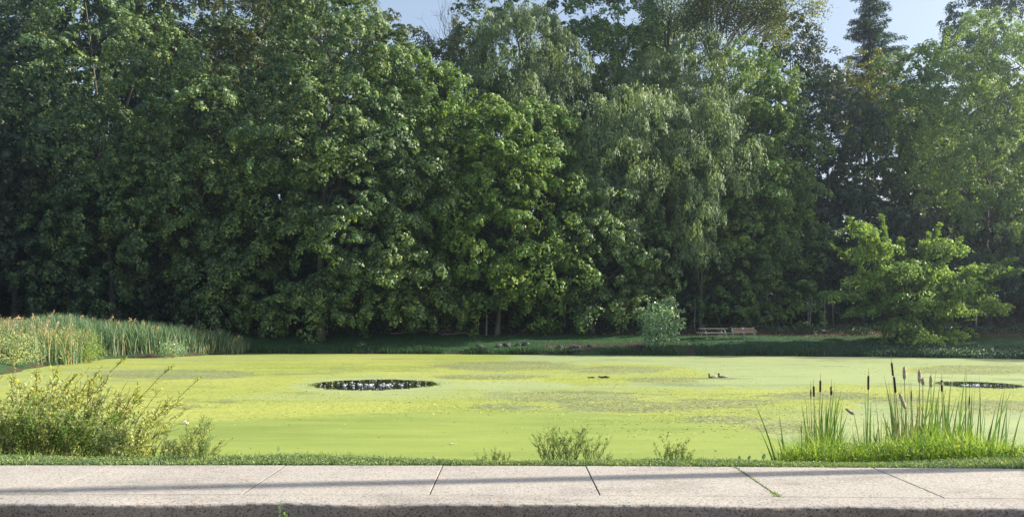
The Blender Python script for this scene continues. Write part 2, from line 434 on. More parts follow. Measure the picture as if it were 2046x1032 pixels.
def duckweed_mat():
    m, nt, out = new_mat("duckweed")

    def attr(n):
        a = nt.nodes.new("ShaderNodeAttribute"); a.attribute_name = n
        return a.outputs['Fac']

    def mth(op, a, b=None, clamp=False):
        x = nt.nodes.new("ShaderNodeMath"); x.operation = op; x.use_clamp = clamp
        for s, v in ((x.inputs[0], a), (x.inputs[1], b)):
            if v is None: continue
            if isinstance(v, bpy.types.NodeSocket): nt.links.new(v, s)
            else: s.default_value = v
        return x.outputs[0]
    n_med = noise(nt, 0.9, 6.0, 0.7, mapscale=(0.7, 1.0, 1))      # breaks up patch borders
    n_strk = noise(nt, 0.8, 6.0, 0.72, mapscale=(0.45, 1.3, 1))
    n_fine = noise(nt, 9.0, 5.0, 0.8, mapscale=(1.0, 0.9, 1))
    n_grain = noise(nt, 26.0, 2.0, 0.7)
    n_big = noise(nt, 0.11, 3.0, 0.5)
    smooth_c = ramp(nt, n_strk, [(0.3, (0.25, 0.31, 0.135)), (0.5, (0.30, 0.36, 0.15)), (0.7, (0.34, 0.39, 0.155))])
    near_c = ramp(nt, n_strk, [(0.3, (0.215, 0.28, 0.06)), (0.5, (0.25, 0.31, 0.068)), (0.7, (0.28, 0.335, 0.08))])
    mat_c = ramp(nt, n_big, [(0.35, (0.30, 0.355, 0.075)), (0.6, (0.375, 0.41, 0.10))])
    # granular matted weed: dark gaps between yellow fronds
    g1 = ramp(nt, n_fine, [(0.38, (0.55, 0.57, 0.50)), (0.48, (0.94, 0.95, 0.88)), (0.60, (1.14, 1.10, 1.08))])
    g2 = ramp(nt, n_grain, [(0.3, (0.74, 0.76, 0.70)), (0.55, (1, 1, 1)), (0.75, (1.15, 1.1, 1.25))])
    mat_c = mixc(nt, 1.0, mixc(nt, 1.0, mat_c, g1, 'MULTIPLY'), g2, 'MULTIPLY')
    # thin dirty patches
    thin_c = mixc(nt, ramp(nt, n_fine, [(0.46, 0.0), (0.60, 1.0)]), (0.13, 0.155, 0.075), (0.37, 0.40, 0.11))
    rust = ramp(nt, noise(nt, 1.6, 4.0, 0.7, mapscale=(0.5, 1.2, 1)), [(0.58, 0.0), (0.70, 0.6)])
    thin_c = mixc(nt, rust, thin_c, (0.30, 0.22, 0.10))

    def edge(a, w=0.18, amp=1.0):
        s = mth('ADD', a, mth('MULTIPLY', mth('SUBTRACT', n_med, 0.5), amp))
        return ramp(nt, s, [(0.5 - w / 2, 0.0), (0.5 + w / 2, 1.0)])
    c = mixc(nt, edge(attr("mat"), 0.10, 1.3), smooth_c, mat_c)
    c = mixc(nt, edge(attr("thin"), 0.22, 1.6), c, thin_c)
    c = mixc(nt, edge(attr("near"), 0.05, 0.25), c, near_c)
    g3 = ramp(nt, noise(nt, 34.0, 3.0, 0.85), [(0.32, (0.70, 0.74, 0.66)), (0.5, (1, 1, 1)), (0.68, (1.16, 1.12, 1.25))])
    c = mixc(nt, 0.75, c, mixc(nt, 1.0, c, g3, 'MULTIPLY'))
    # olive drifts where the weed lies thin, broken up into ragged islands
    dr = noise(nt, 0.33, 8.0, 0.74, mapscale=(0.42, 1.0, 1))
    isl = noise(nt, 2.4, 4.0, 0.8, mapscale=(0.5, 1.0, 1))
    dsum = mth('ADD', mth('MULTIPLY', dr, 1.0), mth('MULTIPLY', mth('SUBTRACT', isl, 0.5), 0.35))
    drift = mth('MULTIPLY', ramp(nt, dsum, [(0.575, 0.0), (0.63, 0.8)]), mth('SUBTRACT', 1.0, attr("near")))
    c = mixc(nt, drift, c, (0.155, 0.185, 0.075))
    pale = ramp(nt, noise(nt, 0.21, 6.0, 0.6, mapscale=(0.35, 1.2, 1)), [(0.52, 0.0), (0.62, 0.45)])
    c = mixc(nt, mth('MULTIPLY', pale, mth('SUBTRACT', 1.0, attr("near"))), c, (0.30, 0.345, 0.16))
    # dark edge lines and soft streaks along currents
    c = mixc(nt, attr("line"), c, (0.16, 0.24, 0.05))
    c = mixc(nt, 1.0, c, ramp(nt, noise(nt, 0.35, 7.0, 0.75, mapscale=(0.3, 1.6, 1)), [(0.36, (0.80, 0.84, 0.80)), (0.5, (1, 1, 1)), (0.7, (1.07, 1.05, 1.0))]), 'MULTIPLY')
    # bright specks
    v = N(nt, "ShaderNodeTexVoronoi", Scale=9.0)
    tc = nt.nodes.new("ShaderNodeTexCoord"); nt.links.new(tc.outputs['Object'], v.inputs['Vector'])
    spk = mth('MULTIPLY', ramp(nt, v.outputs['Distance'], [(0.06, 1.0), (0.14, 0.0)]), ramp(nt, n_strk, [(0.52, 0.0), (0.62, 0.8)]))
    c = mixc(nt, spk, c, (0.66, 0.68, 0.42))
    p = N(nt, "ShaderNodeBsdfPrincipled", Roughness=0.75)
    p.inputs['Specular IOR Level'].default_value = 0.3
    nt.links.new(c, p.inputs['Base Color'])
    b = N(nt, "ShaderNodeBump", Strength=0.12, Distance=0.02)
    nt.links.new(mth('MULTIPLY', n_fine, attr("rough")), b.inputs['Height'])
    nt.links.new(b.outputs[0], p.inputs['Normal'])
    nt.links.new(p.outputs[0], out.inputs[0])
    return m


M['duckweed'] = duckweed_mat()

# ------------------------------------------------------------------ pond outline and terrain
POND = np.array([(-24, 11.4), (-12, 11.2), (-4, 11.4), (4, 11.2), (12, 11.3), (24, 11.2), (40, 11.4), (46, 20), (47, 34), (44, 44), (38.5, 48.4),
                 (33.7, 49.9), (26, 52.2), (19, 53.6), (10, 54.5), (2.8, 55.2), (-6, 56.4), (-14, 57.0), (-19.7, 57.2), (-21.5, 55.6), (-23.0, 53),
                 (-26.6, 50), (-26.4, 43), (-24.6, 36.5), (-26, 28), (-27, 18)], float)


def pond_sd(X, Y):
    """signed distance to the pond outline, negative inside"""
    X = np.asarray(X, float); Y = np.asarray(Y, float)
    d = np.full(X.shape, 1e9); ins = np.zeros(X.shape, bool)
    n = len(POND)
    for i in range(n):
        a = POND[i]; b = POND[(i + 1) % n]
        e = b - a
        t = np.clip(((X - a[0]) * e[0] + (Y - a[1]) * e[1]) / (e @ e), 0, 1)
        d = np.minimum(d, np.hypot(X - a[0] - t * e[0], Y - a[1] - t * e[1]))
        c = ((a[1] > Y) != (b[1] > Y)) & (X < (b[0] - a[0]) * (Y - a[1]) / (b[1] - a[1] + 1e-12) + a[0])
        ins ^= c
    return np.where(ins, -d, d)


def wig(X, Y):
    return (np.sin(X * 0.9 + 1.3 * np.sin(Y * 0.31)) * 0.5 + np.sin(Y * 1.13 + X * 0.37) * 0.5)


def tz(X, Y):
    X = np.asarray(X, float); Y = np.asarray(Y, float)
    s = pond_sd(X, Y) + 0.22 * wig(X * 1.7, Y * 1.7)
    far = np.interp(s, [-6, -1, 0, 0.5, 1.4, 3, 5, 8, 11, 400], [-2.2, -1.7, -1.28, -1.02, -0.78, -0.45, -0.14, 0.12, 0.35, 0.35])
    tl = np.interp(X, [-60, -30, -12, 10, 40], [63, 64, 62, 65, 69])
    far = far + np.interp(np.minimum(Y - tl, np.maximum(s - 6, 0)), [0, 3, 34, 70, 600], [0, .5, 10.5, 14, 14])
    near = np.interp(s, [-3, 0, 0.5, 1.3, 2.1, 2.6, 2.9, 3.5], [-2.2, -1.30, -1.05, -0.70, -0.30, -0.06, -0.005, 0.0])
    w = np.clip((Y - 13) / 10.0, 0, 1)
    z = near * (1 - w) + far * w
    z = z + 0.05 * wig(X * 0.8, Y * 0.8) * np.clip((s - 1.5) / 4, 0, 1) * w
    e = path_edge(X)
    z = np.where(Y < e + 0.02, -0.28, z)
    return z


def path_edge(X):           # far edge of the path
    return 8.13 - 0.034 * np.clip(np.asarray(X, float), 0, 7)


def tz1(x, y):
    return float(tz(np.array([x]), np.array([y]))[0])


def axis_vals(segs):
    out = []
    for a, b, st in segs:
        out += list(np.arange(a, b, st))
    return np.array(out + [segs[-1][1]])


gx = axis_vals([(-900, -120, 60), (-120, -50, 4), (-50, -14, 0.9), (-14, 14, 0.5), (14, 60, 0.9), (60, 120, 4), (120, 900, 60)])
gy = axis_vals([(-300, -10, 30), (-10, 6, 2), (6, 8.1, 0.7), (8.14, 12.5, 0.16), (12.5, 34, 1.0), (34, 62, 0.5), (62, 80, 1), (80, 140, 4), (140, 1500, 80)])
GX, GY = np.meshgrid(gx, gy)
GZ = tz(GX, GY)
V = np.stack([GX, GY, GZ], -1).reshape(-1, 3)
nx, ny = len(gx), len(gy)
ii = (np.arange(ny - 1)[:, None] * nx + np.arange(nx - 1)[None, :]).ravel()
F = np.stack([ii, ii + 1, ii + nx + 1, ii + nx], -1)
me = mesh_np("ground", V, F, M['ground'], smooth=True)
a = me.attributes.new("lawn", 'FLOAT', 'POINT')
sd = pond_sd(V[:, 0], V[:, 1])
lawn = np.interp(sd, [0, 0.8, 5.0, 7.0, 9.0, 13], [0.3, 0.60, 0.68, 0.42, 0.05, -0.3])
lawn = np.where(V[:, 1] < 13, 0.6, lawn)
lawn = np.where((V[:, 0] > 2) & (V[:, 0] < 14) & (sd < 3.0) & (V[:, 1] > 30), 0.42, lawn)
a.data.foreach_set("value", lawn.astype(np.float32))
tag(obj_me("ground", me), kind='structure')

# water sheet under the weed
bm = bmesh.new()
bm.faces.new([bm.verts.new((x, y, WATER - 0.012)) for x, y in [(-34, 8.9), (52, 8.9), (52, 62), (-34, 62)]])
tag(obj_bm("pond_water", bm, M['water']), kind='structure')

# duckweed sheet with two holes where the aerators boil
HOLES = [((-5.72, 31.6), 2.55), ((19.3, 31.4), 1.6)]


def duckweed():
    pts = []; cons = []

    def loop(P2):
        o = len(pts)
        pts.extend(P2)
        cons.append([(o + i, o + (i + 1) % len(P2)) for i in range(len(P2))])
    outer = [(-33, 9.6), (50, 9.6), (50, 61), (-33, 61)]
    o = [Vector(p) for p in outer]
    loop(o)
    for (cx, cy), r in HOLES:
        ring = []
        n = 260
        a0 = np.linspace(0, 2 * np.pi, n, endpoint=False)
        rr = np.ones(n)
        for k in range(2, 40):
            rr += 0.055 / k ** 0.75 * rng.normal() * np.sin(k * a0 + rng.uniform(0, 6.3))
        for ang, q in zip(a0, rr):
            # streaks drawn out sideways by the current
            sx = 1.0 + 0.12 * abs(math.cos(ang)) ** 8 * (rng.uniform(0, 1) if random.random() < 0.4 else 0)
            ring.append(Vector((cx + r * q * sx * math.cos(ang), cy + r * q * math.sin(ang) * 0.98)))
        loop(ring)
    ncore = len(pts)
    Y = 11.0
    while Y < 60:
        st = 0.16 + (Y - 11) * 0.016 if Y < 45 else 0.55
        x0, x1 = max(-32, -0.72 * Y - 2), min(49, 0.72 * Y + 4)
        for x in np.arange(x0, x1, st * 1.6):
            ok = True
            for (cx, cy), r in HOLES:
                if math.hypot(x - cx, Y - cy) < r * 1.25: ok = False
            if ok: pts.append(Vector((x + random.uniform(-.1, .1) * st, Y + random.uniform(-.1, .1) * st)))
        Y += st
    edges = [e for l in cons for e in l]
    r = delaunay_2d_cdt(pts, edges, [], 0, 1e-5)
    vs, fs = r[0], r[2]
    V = np.array([(v[0], v[1], WATER) for v in vs])
    F = np.array([f for f in fs if len(f) == 3])
    C = V[F].mean(1)
    keep = np.ones(len(F), bool)
    # point-in-ring test against each ragged hole
    for li in (1, 2):
        ring = np.array([(pts[e[0]][0], pts[e[0]][1]) for e in cons[li]])
        ins = np.zeros(len(C), bool)
        for i in range(len(ring)):
            p, q = ring[i], ring[(i + 1) % len(ring)]
            ins ^= ((p[1] > C[:, 1]) != (q[1] > C[:, 1])) & (C[:, 0] < (q[0] - p[0]) * (C[:, 1] - p[1]) / (q[1] - p[1] + 1e-12) + p[0])
        keep &= ~ins
    F = F[keep]
    # make faces point up
    a, b, c = V[F[:, 0]], V[F[:, 1]], V[F[:, 2]]
    flip = np.cross(b - a, c - a)[:, 2] < 0
    F[flip] = F[flip][:, ::-1]
    me = mesh_np("duckweed", V, F, M['duckweed'], smooth=True)
    X, D = V[:, 0], V[:, 1]
    px = 1023 + K * X / D; py = HOR + K * (CAM_Z - WATER) / D

    def el(x, y, rx, ry, p=2.0):
        return np.clip(1.35 - ((np.abs(px - x) / rx) ** p + (np.abs(py - y) / ry) ** p) * 0.85, 0, 1.2)
    # near smooth region: below a gently curved border
    bord = np.interp(px, [-400, 250, 420, 600, 750, 850, 980, 1080, 1200, 1350, 1500, 1620, 2300], [846, 846, 842, 834, 828, 825, 822, 818, 824, 838, 856, 900, 960])
    near = np.clip(0.5 + (py - bord) / 14.0, 0, 1)
    mat = np.zeros(len(V))
    mat = np.maximum(mat, np.where(px < 1050, 1.0, 0) * np.clip((1080 - px) / 120, 0, 1))
    mat = np.maximum(mat, el(1190, 748, 230, 22))
    mat = np.maximum(mat, el(1180, 795, 260, 26) * 0.85)
    mat = np.maximum(mat, el(1450, 815, 260, 42) * 0.95)
    mat = np.maximum(mat, el(1700, 785, 160, 20) * 0.8)
    mat = np.maximum(mat, el(1950, 738, 160, 10) * 0.9)
    mat = np.maximum(mat, el(1950, 800, 200, 30) * 0.7)
    mat = np.minimum(mat, 1 - 0.8 * np.clip(el(1030, 770, 140, 10), 0, 1))
    mat = np.minimum(mat, 1 - 0.7 * np.clip(el(760, 770, 190, 22), 0, 1))
    thin = np.zeros(len(V))
    for x, y, rx, ry, w in [(340, 747, 170, 9, .72), (1010, 730, 150, 9, .62), (980, 752, 110, 5, .75), (1230, 738, 110, 7, .6), (1120, 792, 160, 10, .68), (1010, 812, 70, 6, .7), (1270, 812, 170, 10, .62), (1330, 760, 90, 8, .45),
                            (1450, 838, 90, 7, .8), (1430, 805, 140, 9, .55), (1640, 790, 110, 8, .7), (1950, 738, 130, 8, .75), (2010, 812, 120, 12, .6), (1800, 800, 90, 9, .45), (1560, 855, 80, 14, .5)]:
        thin = np.maximum(thin, el(x, y, rx * 1.1, ry * 1.2) * (w + .12))
    line = np.clip(1 - np.abs(py - bord + 1.5) / 2.2, 0, 1) * np.clip((px - 500) / 250, 0, 1) * np.clip((1120 - px) / 80, 0, 1) * 0.75
    rough = np.clip(mat + thin, 0.15, 1) * (1 - near * 0.9)
    for n, arr in (("near", near), ("mat", np.clip(mat, 0, 1)), ("thin", np.clip(thin, 0, 1)), ("line", line), ("rough", rough)):
        me.attributes.new(n, 'FLOAT', 'POINT').data.foreach_set("value", np.asarray(arr, np.float32))
    tag(obj_me("duckweed", me), "yellow green duckweed mat covering the whole pond with two open holes", "duckweed", kind='stuff')


duckweed()


def scatter_bits(name, n, mat, region, size, label, cat, lift=0.012, elong=1.0):
    pos = region(n); n = len(pos)
    ang = rng.uniform(0, 6.3, n)
    ax = np.stack([np.cos(ang), np.sin(ang), rng.normal(0, .15, n)], -1)
    nr = np.stack([rng.normal(0, .25, n), rng.normal(0, .25, n), np.ones(n)], -1)
    L = rng.uniform(0.6, 1.3, n) * size
    V, F = leaves(pos + np.array([0, 0, lift]), ax, nr, L * elong, L * 0.6, 0.15)
    me = mesh_np(name, V, F, mat)
    return tag(obj_me(name, me), label, cat, kind='stuff')


def bubbles():
    parts = []
    ico = bmesh.new(); bmesh.ops.create_icosphere(ico, subdivisions=1, radius=1)
    bv = np.array([v.co[:] for v in ico.verts]); bf = np.array([[v.index for v in f.verts] for f in ico.faces]); ico.free()
    for (cx, cy), r in HOLES:
        nb = int(34 * r)
        for i in range(nb):
            q = r * math.sqrt(random.random()) * 0.93; t = random.uniform(0, 6.3)
            s = random.uniform(0.010, 0.026)
            c = np.array([cx + q * math.cos(t), cy + q * math.sin(t), WATER - 0.012])
            parts.append((bv * s * np.array([1.1, 1.1, 0.55]) + c, bf))
        for i in range(int(12 * r)):               # boil in the middle: low streaks of foam
            s = random.uniform(0.02, 0.055)
            c = np.array([cx + random.gauss(-0.1, 0.3) * r * .8, cy + random.gauss(0, 0.12) * r, WATER - 0.012])
            parts.append((bv * s * np.array([1.8, 0.7, 0.35]) + c, bf))
    V, F = join(parts)
    tag(obj_me("bubbles", mesh_np("bubbles", V, F, M['foam'], smooth=True)), "white bubbles and foam on the dark open water holes", "bubbles", kind='stuff')


bubbles()

# ------------------------------------------------------------------ path, kerb, road
def path_front(X):
    X = np.asarray(X, float)
    return 6.80 - 0.034 * np.clip(X, 0, 7)


joints = [-9.0, -7.4, -5.84, -4.26, -2.42, -0.74, 0.785, 2.36, 3.80, 5.25, 6.8, 8.3, 9.9, 11.4]


def slab(x0, x1):
    """one path slab between two joints, gap 9 mm, softened rim"""
    bm = bmesh.new()
    g = 0.0032
    nx = 9
    xs = np.linspace(x0 + g, x1 - g, nx)
    r = 0.006
    H = 0.12
    rows = []
    prof = [(0.0, -H), (0.0, -r), (r * .3, -r * .3), (r, 0)]
    for side in (0, 1):
        pass
    nyy = 6
    cx, cy = (x0 + x1) / 2, float(path_edge((x0 + x1) / 2)) - 0.66
    grid = []
    for j in range(nyy + 1):
        v = j / nyy
        row = []
        for i, x in enumerate(xs):
            f, b = float(path_front(x)) + 0.004, float(path_edge(x))
            y = f + (b - f) * v
            y = min(max(y, f + (r if j == 0 else 0)), b - (r if j == nyy else 0))
            xx = x + (r if i == 0 else -r if i == nx - 1 else 0)
            row.append(bm.verts.new((xx - cx, y - cy, 0.0)))
        grid.append(row)
    for j in range(nyy):
        for i in range(nx - 1):
            bm.faces.new([grid[j][i], grid[j][i + 1], grid[j + 1][i + 1], grid[j + 1][i]])
    rim = grid[0] + [grid[j][-1] for j in range(1, nyy + 1)] + grid[-1][::-1][1:] + [grid[j][0] for j in range(nyy - 1, 0, -1)]
    mid = []
    for v in rim:
        d = Vector((v.co.x, v.co.y))
        ox = r if abs(v.co.x - (xs[-1] - r - cx)) < 1e-5 else (-r if abs(v.co.x - (xs[0] + r - cx)) < 1e-5 else 0)
        oy = r if v in grid[-1] else (-r if v in grid[0] else 0)
        mid.append((bm.verts.new((v.co.x + ox * .75, v.co.y + oy * .75, -r * .45)), bm.verts.new((v.co.x + ox, v.co.y + oy, -r * 1.6)), bm.verts.new((v.co.x + ox, v.co.y + oy, -H))))
    n = len(rim)
    for i in range(n):
        k = (i + 1) % n
        bm.faces.new([rim[i], mid[i][0], mid[k][0], rim[k]])
        bm.faces.new([mid[i][0], mid[i][1], mid[k][1], mid[k][0]])
        bm.faces.new([mid[i][1], mid[i][2], mid[k][2], mid[k][1]])
    bmesh.ops.recalc_face_normals(bm, faces=bm.faces[:])
    return bm, (cx, cy, random.uniform(-0.002, 0.002))


path_root = bpy.data.objects.new("path", None); link(path_root); tag(path_root, kind='structure')
for x0, x1 in zip(joints[:-1], joints[1:]):
    bm, loc = slab(x0, x1)
    o = obj_bm("slab", bm, M['concrete'], path_root, smooth=False)
    o.data.materials.append(M['joint_dirt'])
    for p_ in o.data.polygons:
        if p_.normal.z < .5: p_.material_index = 1
    o.location = loc


def kerb(x0, x1, name="kerb"):
    prof = [(0.0, -0.30), (-0.0, -0.30)]
    # section from road up over the rounded nose to the slab
    sec = [(0.012, -0.32), (0.004, -0.12), (0.0, -0.034), (0.003, -0.019), (0.010, -0.008), (0.022, -0.002), (0.05, 0.0), (0.18, 0.0), (0.312, 0.0), (0.316, -0.012), (0.316, -0.2)]
    xs = np.arange(x0 + 0.002, x1 - 0.004, 0.045)
    xs = np.append(xs, x1 - 0.002)
    V = []
    for x in xs:
        base = float(path_front(x)) - 0.316
        wv = 0.010 * math.sin(x * 2.1 + 0.6) + 0.008 * math.sin(x * 5.3) + (0.018 * math.sin((x + 5.0) * 2.6) if x < -1.2 else 0)
        for (dy, dz) in sec:
            chip = 0.0
            if -0.09 < dz < -0.001: chip = random.uniform(-.003, .004) + 0.003 * math.sin(x * 37.0 + dz * 90)
            f = max(0.0, 1 - dy / 0.18)
            V.append((x, base + dy + wv * f + chip, dz + (-0.006 * f * (1 + math.sin(x * 3.7)) if dz > -0.06 else 0)))
    m_ = len(sec)
    F = [(i * m_ + j, (i + 1) * m_ + j, (i + 1) * m_ + j + 1, i * m_ + j + 1) for i in range(len(xs) - 1) for j in range(m_ - 1)]
    # ends are capped so each length reads as a solid stone
    me = bpy.data.meshes.new(name)
    V = [tuple(v) for v in V]
    caps = [tuple(range(m_)), tuple(range((len(xs) - 1) * m_, len(xs) * m_))[::-1]]
    me.from_pydata(V, [], [f[::-1] for f in F] + caps)
    me.update()
    bm = bmesh.new(); bm.from_mesh(me)
    bmesh.ops.recalc_face_normals(bm, faces=bm.faces[:])
    bm.to_mesh(me); bm.free()
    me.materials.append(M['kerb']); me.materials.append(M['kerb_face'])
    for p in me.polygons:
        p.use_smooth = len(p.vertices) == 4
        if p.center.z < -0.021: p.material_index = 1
    return obj_me(name, me, path_root)


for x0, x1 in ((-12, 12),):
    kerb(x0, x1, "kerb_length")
bm = bmesh.new()
bm.faces.new([bm.verts.new(p) for p in [(-900, -300, -0.19), (900, -300, -0.19), (900, 6.75, -0.19), (-900, 6.75, -0.19)]])
tag(obj_bm("road", bm, M['asphalt']), kind='structure')

# ------------------------------------------------------------------ trees
MAPLE = dict(mat='maple', clump=1.42, n=560, L=0.20, W=0.19, kind='dome', step=2.62)
BRIGHT = dict(MAPLE, mat='bright')
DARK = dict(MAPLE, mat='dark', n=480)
OLIVE = dict(MAPLE, mat='olive', clump=1.25, L=0.17, W=0.16, n=400, step=2.1)
YELLOW = dict(MAPLE, mat='yellow', clump=1.0, L=0.17, W=0.14, n=140, step=1.9)
WILLOW = dict(mat='willow', clump=1.5, n=620, L=0.26, W=0.11, kind='hang', step=2.3)
FEATHER = dict(mat='olive', clump=1.35, n=480, L=0.22, W=0.12, kind='spray', step=2.1)


def lobe_clumps(lobes, step, back=0.35):
    """clump centres + outward directions over the surface of a union of ellipsoids"""
    out_c, out_n = [], []
    L = np.array(lobes)
    for i, (cx, cy, cz, rx, ry, rz) in enumerate(L):
        area = 4 * np.pi * (((rx * ry) ** 1.6 + (rx * rz) ** 1.6 + (ry * rz) ** 1.6) / 3) ** (1 / 1.6)
        n = int(area / (step * step)) + 4
        k = np.arange(n) + 0.5
        ph = np.arccos(1 - 2 * k / n); th = np.pi * (1 + 5 ** 0.5) * k + rng.uniform(0, 6)
        d = np.stack([np.cos(th) * np.sin(ph), np.sin(th) * np.sin(ph), np.cos(ph)], -1)
        d = norm(d + rng.normal(0, 0.13, d.shape))
        R = np.array([rx, ry, rz])
        rad = rng.uniform(0.62, 1.14, n)[:, None]
        p = np.array([cx, cy, cz]) + d * R * rad
        nr = norm(d / R)
        keep = np.ones(n, bool)
        for j, (ax, ay, az, bx, by, bz) in enumerate(L):
            if j == i: continue
            q = (((p - [ax, ay, az]) / [bx, by, bz]) ** 2).sum(1)
            keep &= q > 0.62
        keep &= (nr[:, 1] < 0.35) | (rng.random(n) < back)
        keep &= (nr[:, 2] > -0.75) | (rng.random(n) < 0.5)
        out_c.append(p[keep]); out_n.append(nr[keep])
    return np.concatenate(out_c), np.concatenate(out_n)


def crown(lobes, sp, back=0.35, dens=1.0, tri=True):
    C, Nn = lobe_clumps(lobes, sp['step'], back)
    m = len(C)
    cn = max(8, int(sp['n'] * dens))
    cr = sp['clump'] * rng.uniform(0.6, 1.35, m)
    idx = np.repeat(np.arange(m), cn)
    n = len(idx)
    r = cr[idx]; Ci = C[idx]; Ni = Nn[idx]
    if True:
        up = np.array([0, 0, 1.0])
        dome = sp['kind'] in ('dome', 'hang')

        def shell(Ac, cnt, k, flat, lo, lump):
            """points on an uneven flattened dome; cnt owners, k points each"""
            ow = np.repeat(np.arange(cnt), k); q = len(ow)
            U = norm(np.cross(Ac, rng.normal(0, 1, Ac.shape))); W = np.cross(Ac, U)
            c_ = rng.uniform(lo, 1, q); th = rng.uniform(0, 2 * np.pi, q); sn = np.sqrt(1 - c_ ** 2)
            g = 1 + lump * np.sin(th * 3 + ow * 1.7) + lump * .6 * np.sin(th * 7 + ow * 2.9)
            flat = flat if sp['kind'] != 'flat' else .28
            h = U[ow] * (sn * np.cos(th) * g)[:, None] + W[ow] * (sn * np.sin(th) * g)[:, None]
            d = norm(h + Ac[ow] * c_[:, None])
            return ow, h + Ac[ow] * (c_ * flat)[:, None], d, sn
        if sp['kind'] == 'flat': Nn = Nn * .3 + up
        A = norm(Nn * 0.75 + up * (0.85 if dome else 0.5) + rng.normal(0, 0.15, Nn.shape))
        nsub = 8
        o1, l1, d1, s1 = shell(A, m, nsub, 0.6 if dome else 0.85, -0.1, 0.2)
        SC = C[o1] + l1 * (cr * rng.uniform(.9, 1.1, m))[o1][:, None] * rng.normal(1, .1, len(o1))[:, None]
        SC[:, 2] -= 0.2 * s1 ** 2 * cr[o1]
        A2 = norm(d1 * 0.9 + up * 0.5 + rng.normal(0, .2, d1.shape))
        k2 = max(4, cn // nsub)
        o2, l2, d2, s2 = shell(A2, len(SC), k2, 0.6, -0.05, 0.25)
        sr = (cr[o1] * rng.uniform(.26, .46, len(o1)))[o2]
        n = len(o2)
        pos = SC[o2] + l2 * sr[:, None] * rng.normal(1, .07, n)[:, None]
        pos[:, 2] -= .25 * s2 ** 2 * sr
        nr = norm(d2 * 0.8 + d1[o2] * 0.35 + up * .15 + rng.normal(0, 0.16, (n, 3)))
        ax = norm(l2 - d2 * (l2 * d2).sum(1, keepdims=True)) - up * 0.5 + rng.normal(0, 0.35, (n, 3))
        if sp['kind'] == 'spray':
            ax = ax + np.array([0, 0, -0.5])
        if sp['kind'] == 'hang':                 # leaves strung down hanging twigs
            dn = rng.random(len(SC))[o2] * 0 + rng.random(n) ** 1.4 * (0.4 + 1.5 * (np.sin(o2 * 12.9898) * .5 + .5))
            pos[:, 2] -= dn * 0.75
            pos[:, :2] += (nr[:, :2] * 0.10 * dn[:, None])
            ax = ax * 0.5 + np.array([0, 0, -1.1])
            nr = norm(nr + np.array([0, 0, .25]))
    V, F = leaves(pos, ax, nr, sp['L'] * rng.uniform(0.6, 1.25, n), sp['W'] * rng.uniform(0.65, 1.25, n), 0.14, tri)
    return V, F


def trunk_paths(base, lobes, r0, lean=0.0, rnd=None):
    """trunk up through the lobes with a limb to each"""
    L = sorted(lobes, key=lambda l: l[2])
    base = np.array(base, float)
    top = np.array([L[-1][0], L[-1][1], L[-1][2] + L[-1][5] * 0.3])
    mid = base * 0.5 + top * 0.5; mid[:2] = base[:2] * 0.75 + top[:2] * 0.25
    tp = bez(base - [0, 0, 0.3], mid, top, 12)
    tp[1:-1, :2] += rng.normal(0, 0.10, (10, 2))
    rad = np.linspace(r0, r0 * 0.16, 12); rad[0] = r0 * 1.5
    paths = [(tp, rad)]
    for l in L[:-1]:
        c = np.array(l[:3], float)
        zz = max(base[2] + 1.2, c[2] - 3.0 - 0.25 * np.hypot(*(c[:2] - base[:2])))
        k = int(np.clip(np.searchsorted(tp[:, 2], zz), 2, 9))
        s = tp[k]
        e = c + np.array([0, 0, l[5] * 0.4])
        m = s * 0.45 + e * 0.55; m[2] += 0.12 * np.linalg.norm(e - s)
        lp = bez(s, m, e, 7); lp[1:-1] += rng.normal(0, 0.08, (5, 3))
        lr = np.linspace(rad[k] * 0.55, 0.03, 7)
        paths.append((lp, lr))
        for q in range(3):                       # secondary limbs
            s2 = lp[3 + q]
            d = norm(rng.normal(0, 1, 3)); d[2] = abs(d[2]) * 0.5
            e2 = c + d * np.array(l[3:6]) * 0.8
            lp2 = bez(s2, (s2 + e2) / 2 + [0, 0, 0.4], e2, 5)
            paths.append((lp2, np.linspace(lr[3 + q] * 0.6, 0.015, 5)))
    return paths


def tree(name, label, bx, D, lobes_px, sp, r0=0.28, group=None, bark='bark', dens=1.0, back=0.2, trunk_to=None, cat='tree'):
    D = D + float(np.interp(bx, [0, 225, 437, 640, 870, 1000, 1245, 1400, 1510, 1670, 1975], [2, 1.4, .6, -1.2, -.8, -.2, .8, 1.5, 2.5, 4, 5.5])) * (1.0 if D < 68 else .5)
    X0 = (bx - 1023) / K * D
    z0 = tz1(X0, D)
    root = empty(name, (X0, D, z0), label, cat, group)
    lobes = []
    for q in lobes_px:
        x, y, rx, ry = q[:4]; dd = q[4] if len(q) > 4 else 0.0
        if sp['mat'] in ('maple', 'dark', 'bright') and D < 72:
            dd = max(dd, -1.2) + rng.uniform(-1.3, 1.1) + float(np.interp(y, [150, 330, 580], [-.6, 0.3, 1.7]))
            if y > 575: y += 16
        Dl = D + dd
        c = P(x, y, Dl)
        rx_, rz_ = rx * Dl / K, ry * Dl / K
        lobes.append((c[0] - X0, c[1] - D, c[2] - z0, rx_, min(rx_, 4.2) * 0.9, rz_))
    V, F = tubes(trunk_paths((0, 0, 0), lobes, r0 * .72), 7)
    obj_me("trunk", mesh_np("trunk", V, F, M[bark], smooth=True), root)
    V, F = crown(lobes, sp, back, dens)
    obj_me("crown", mesh_np("crown", V, F, M[sp['mat']]), root)
    return root


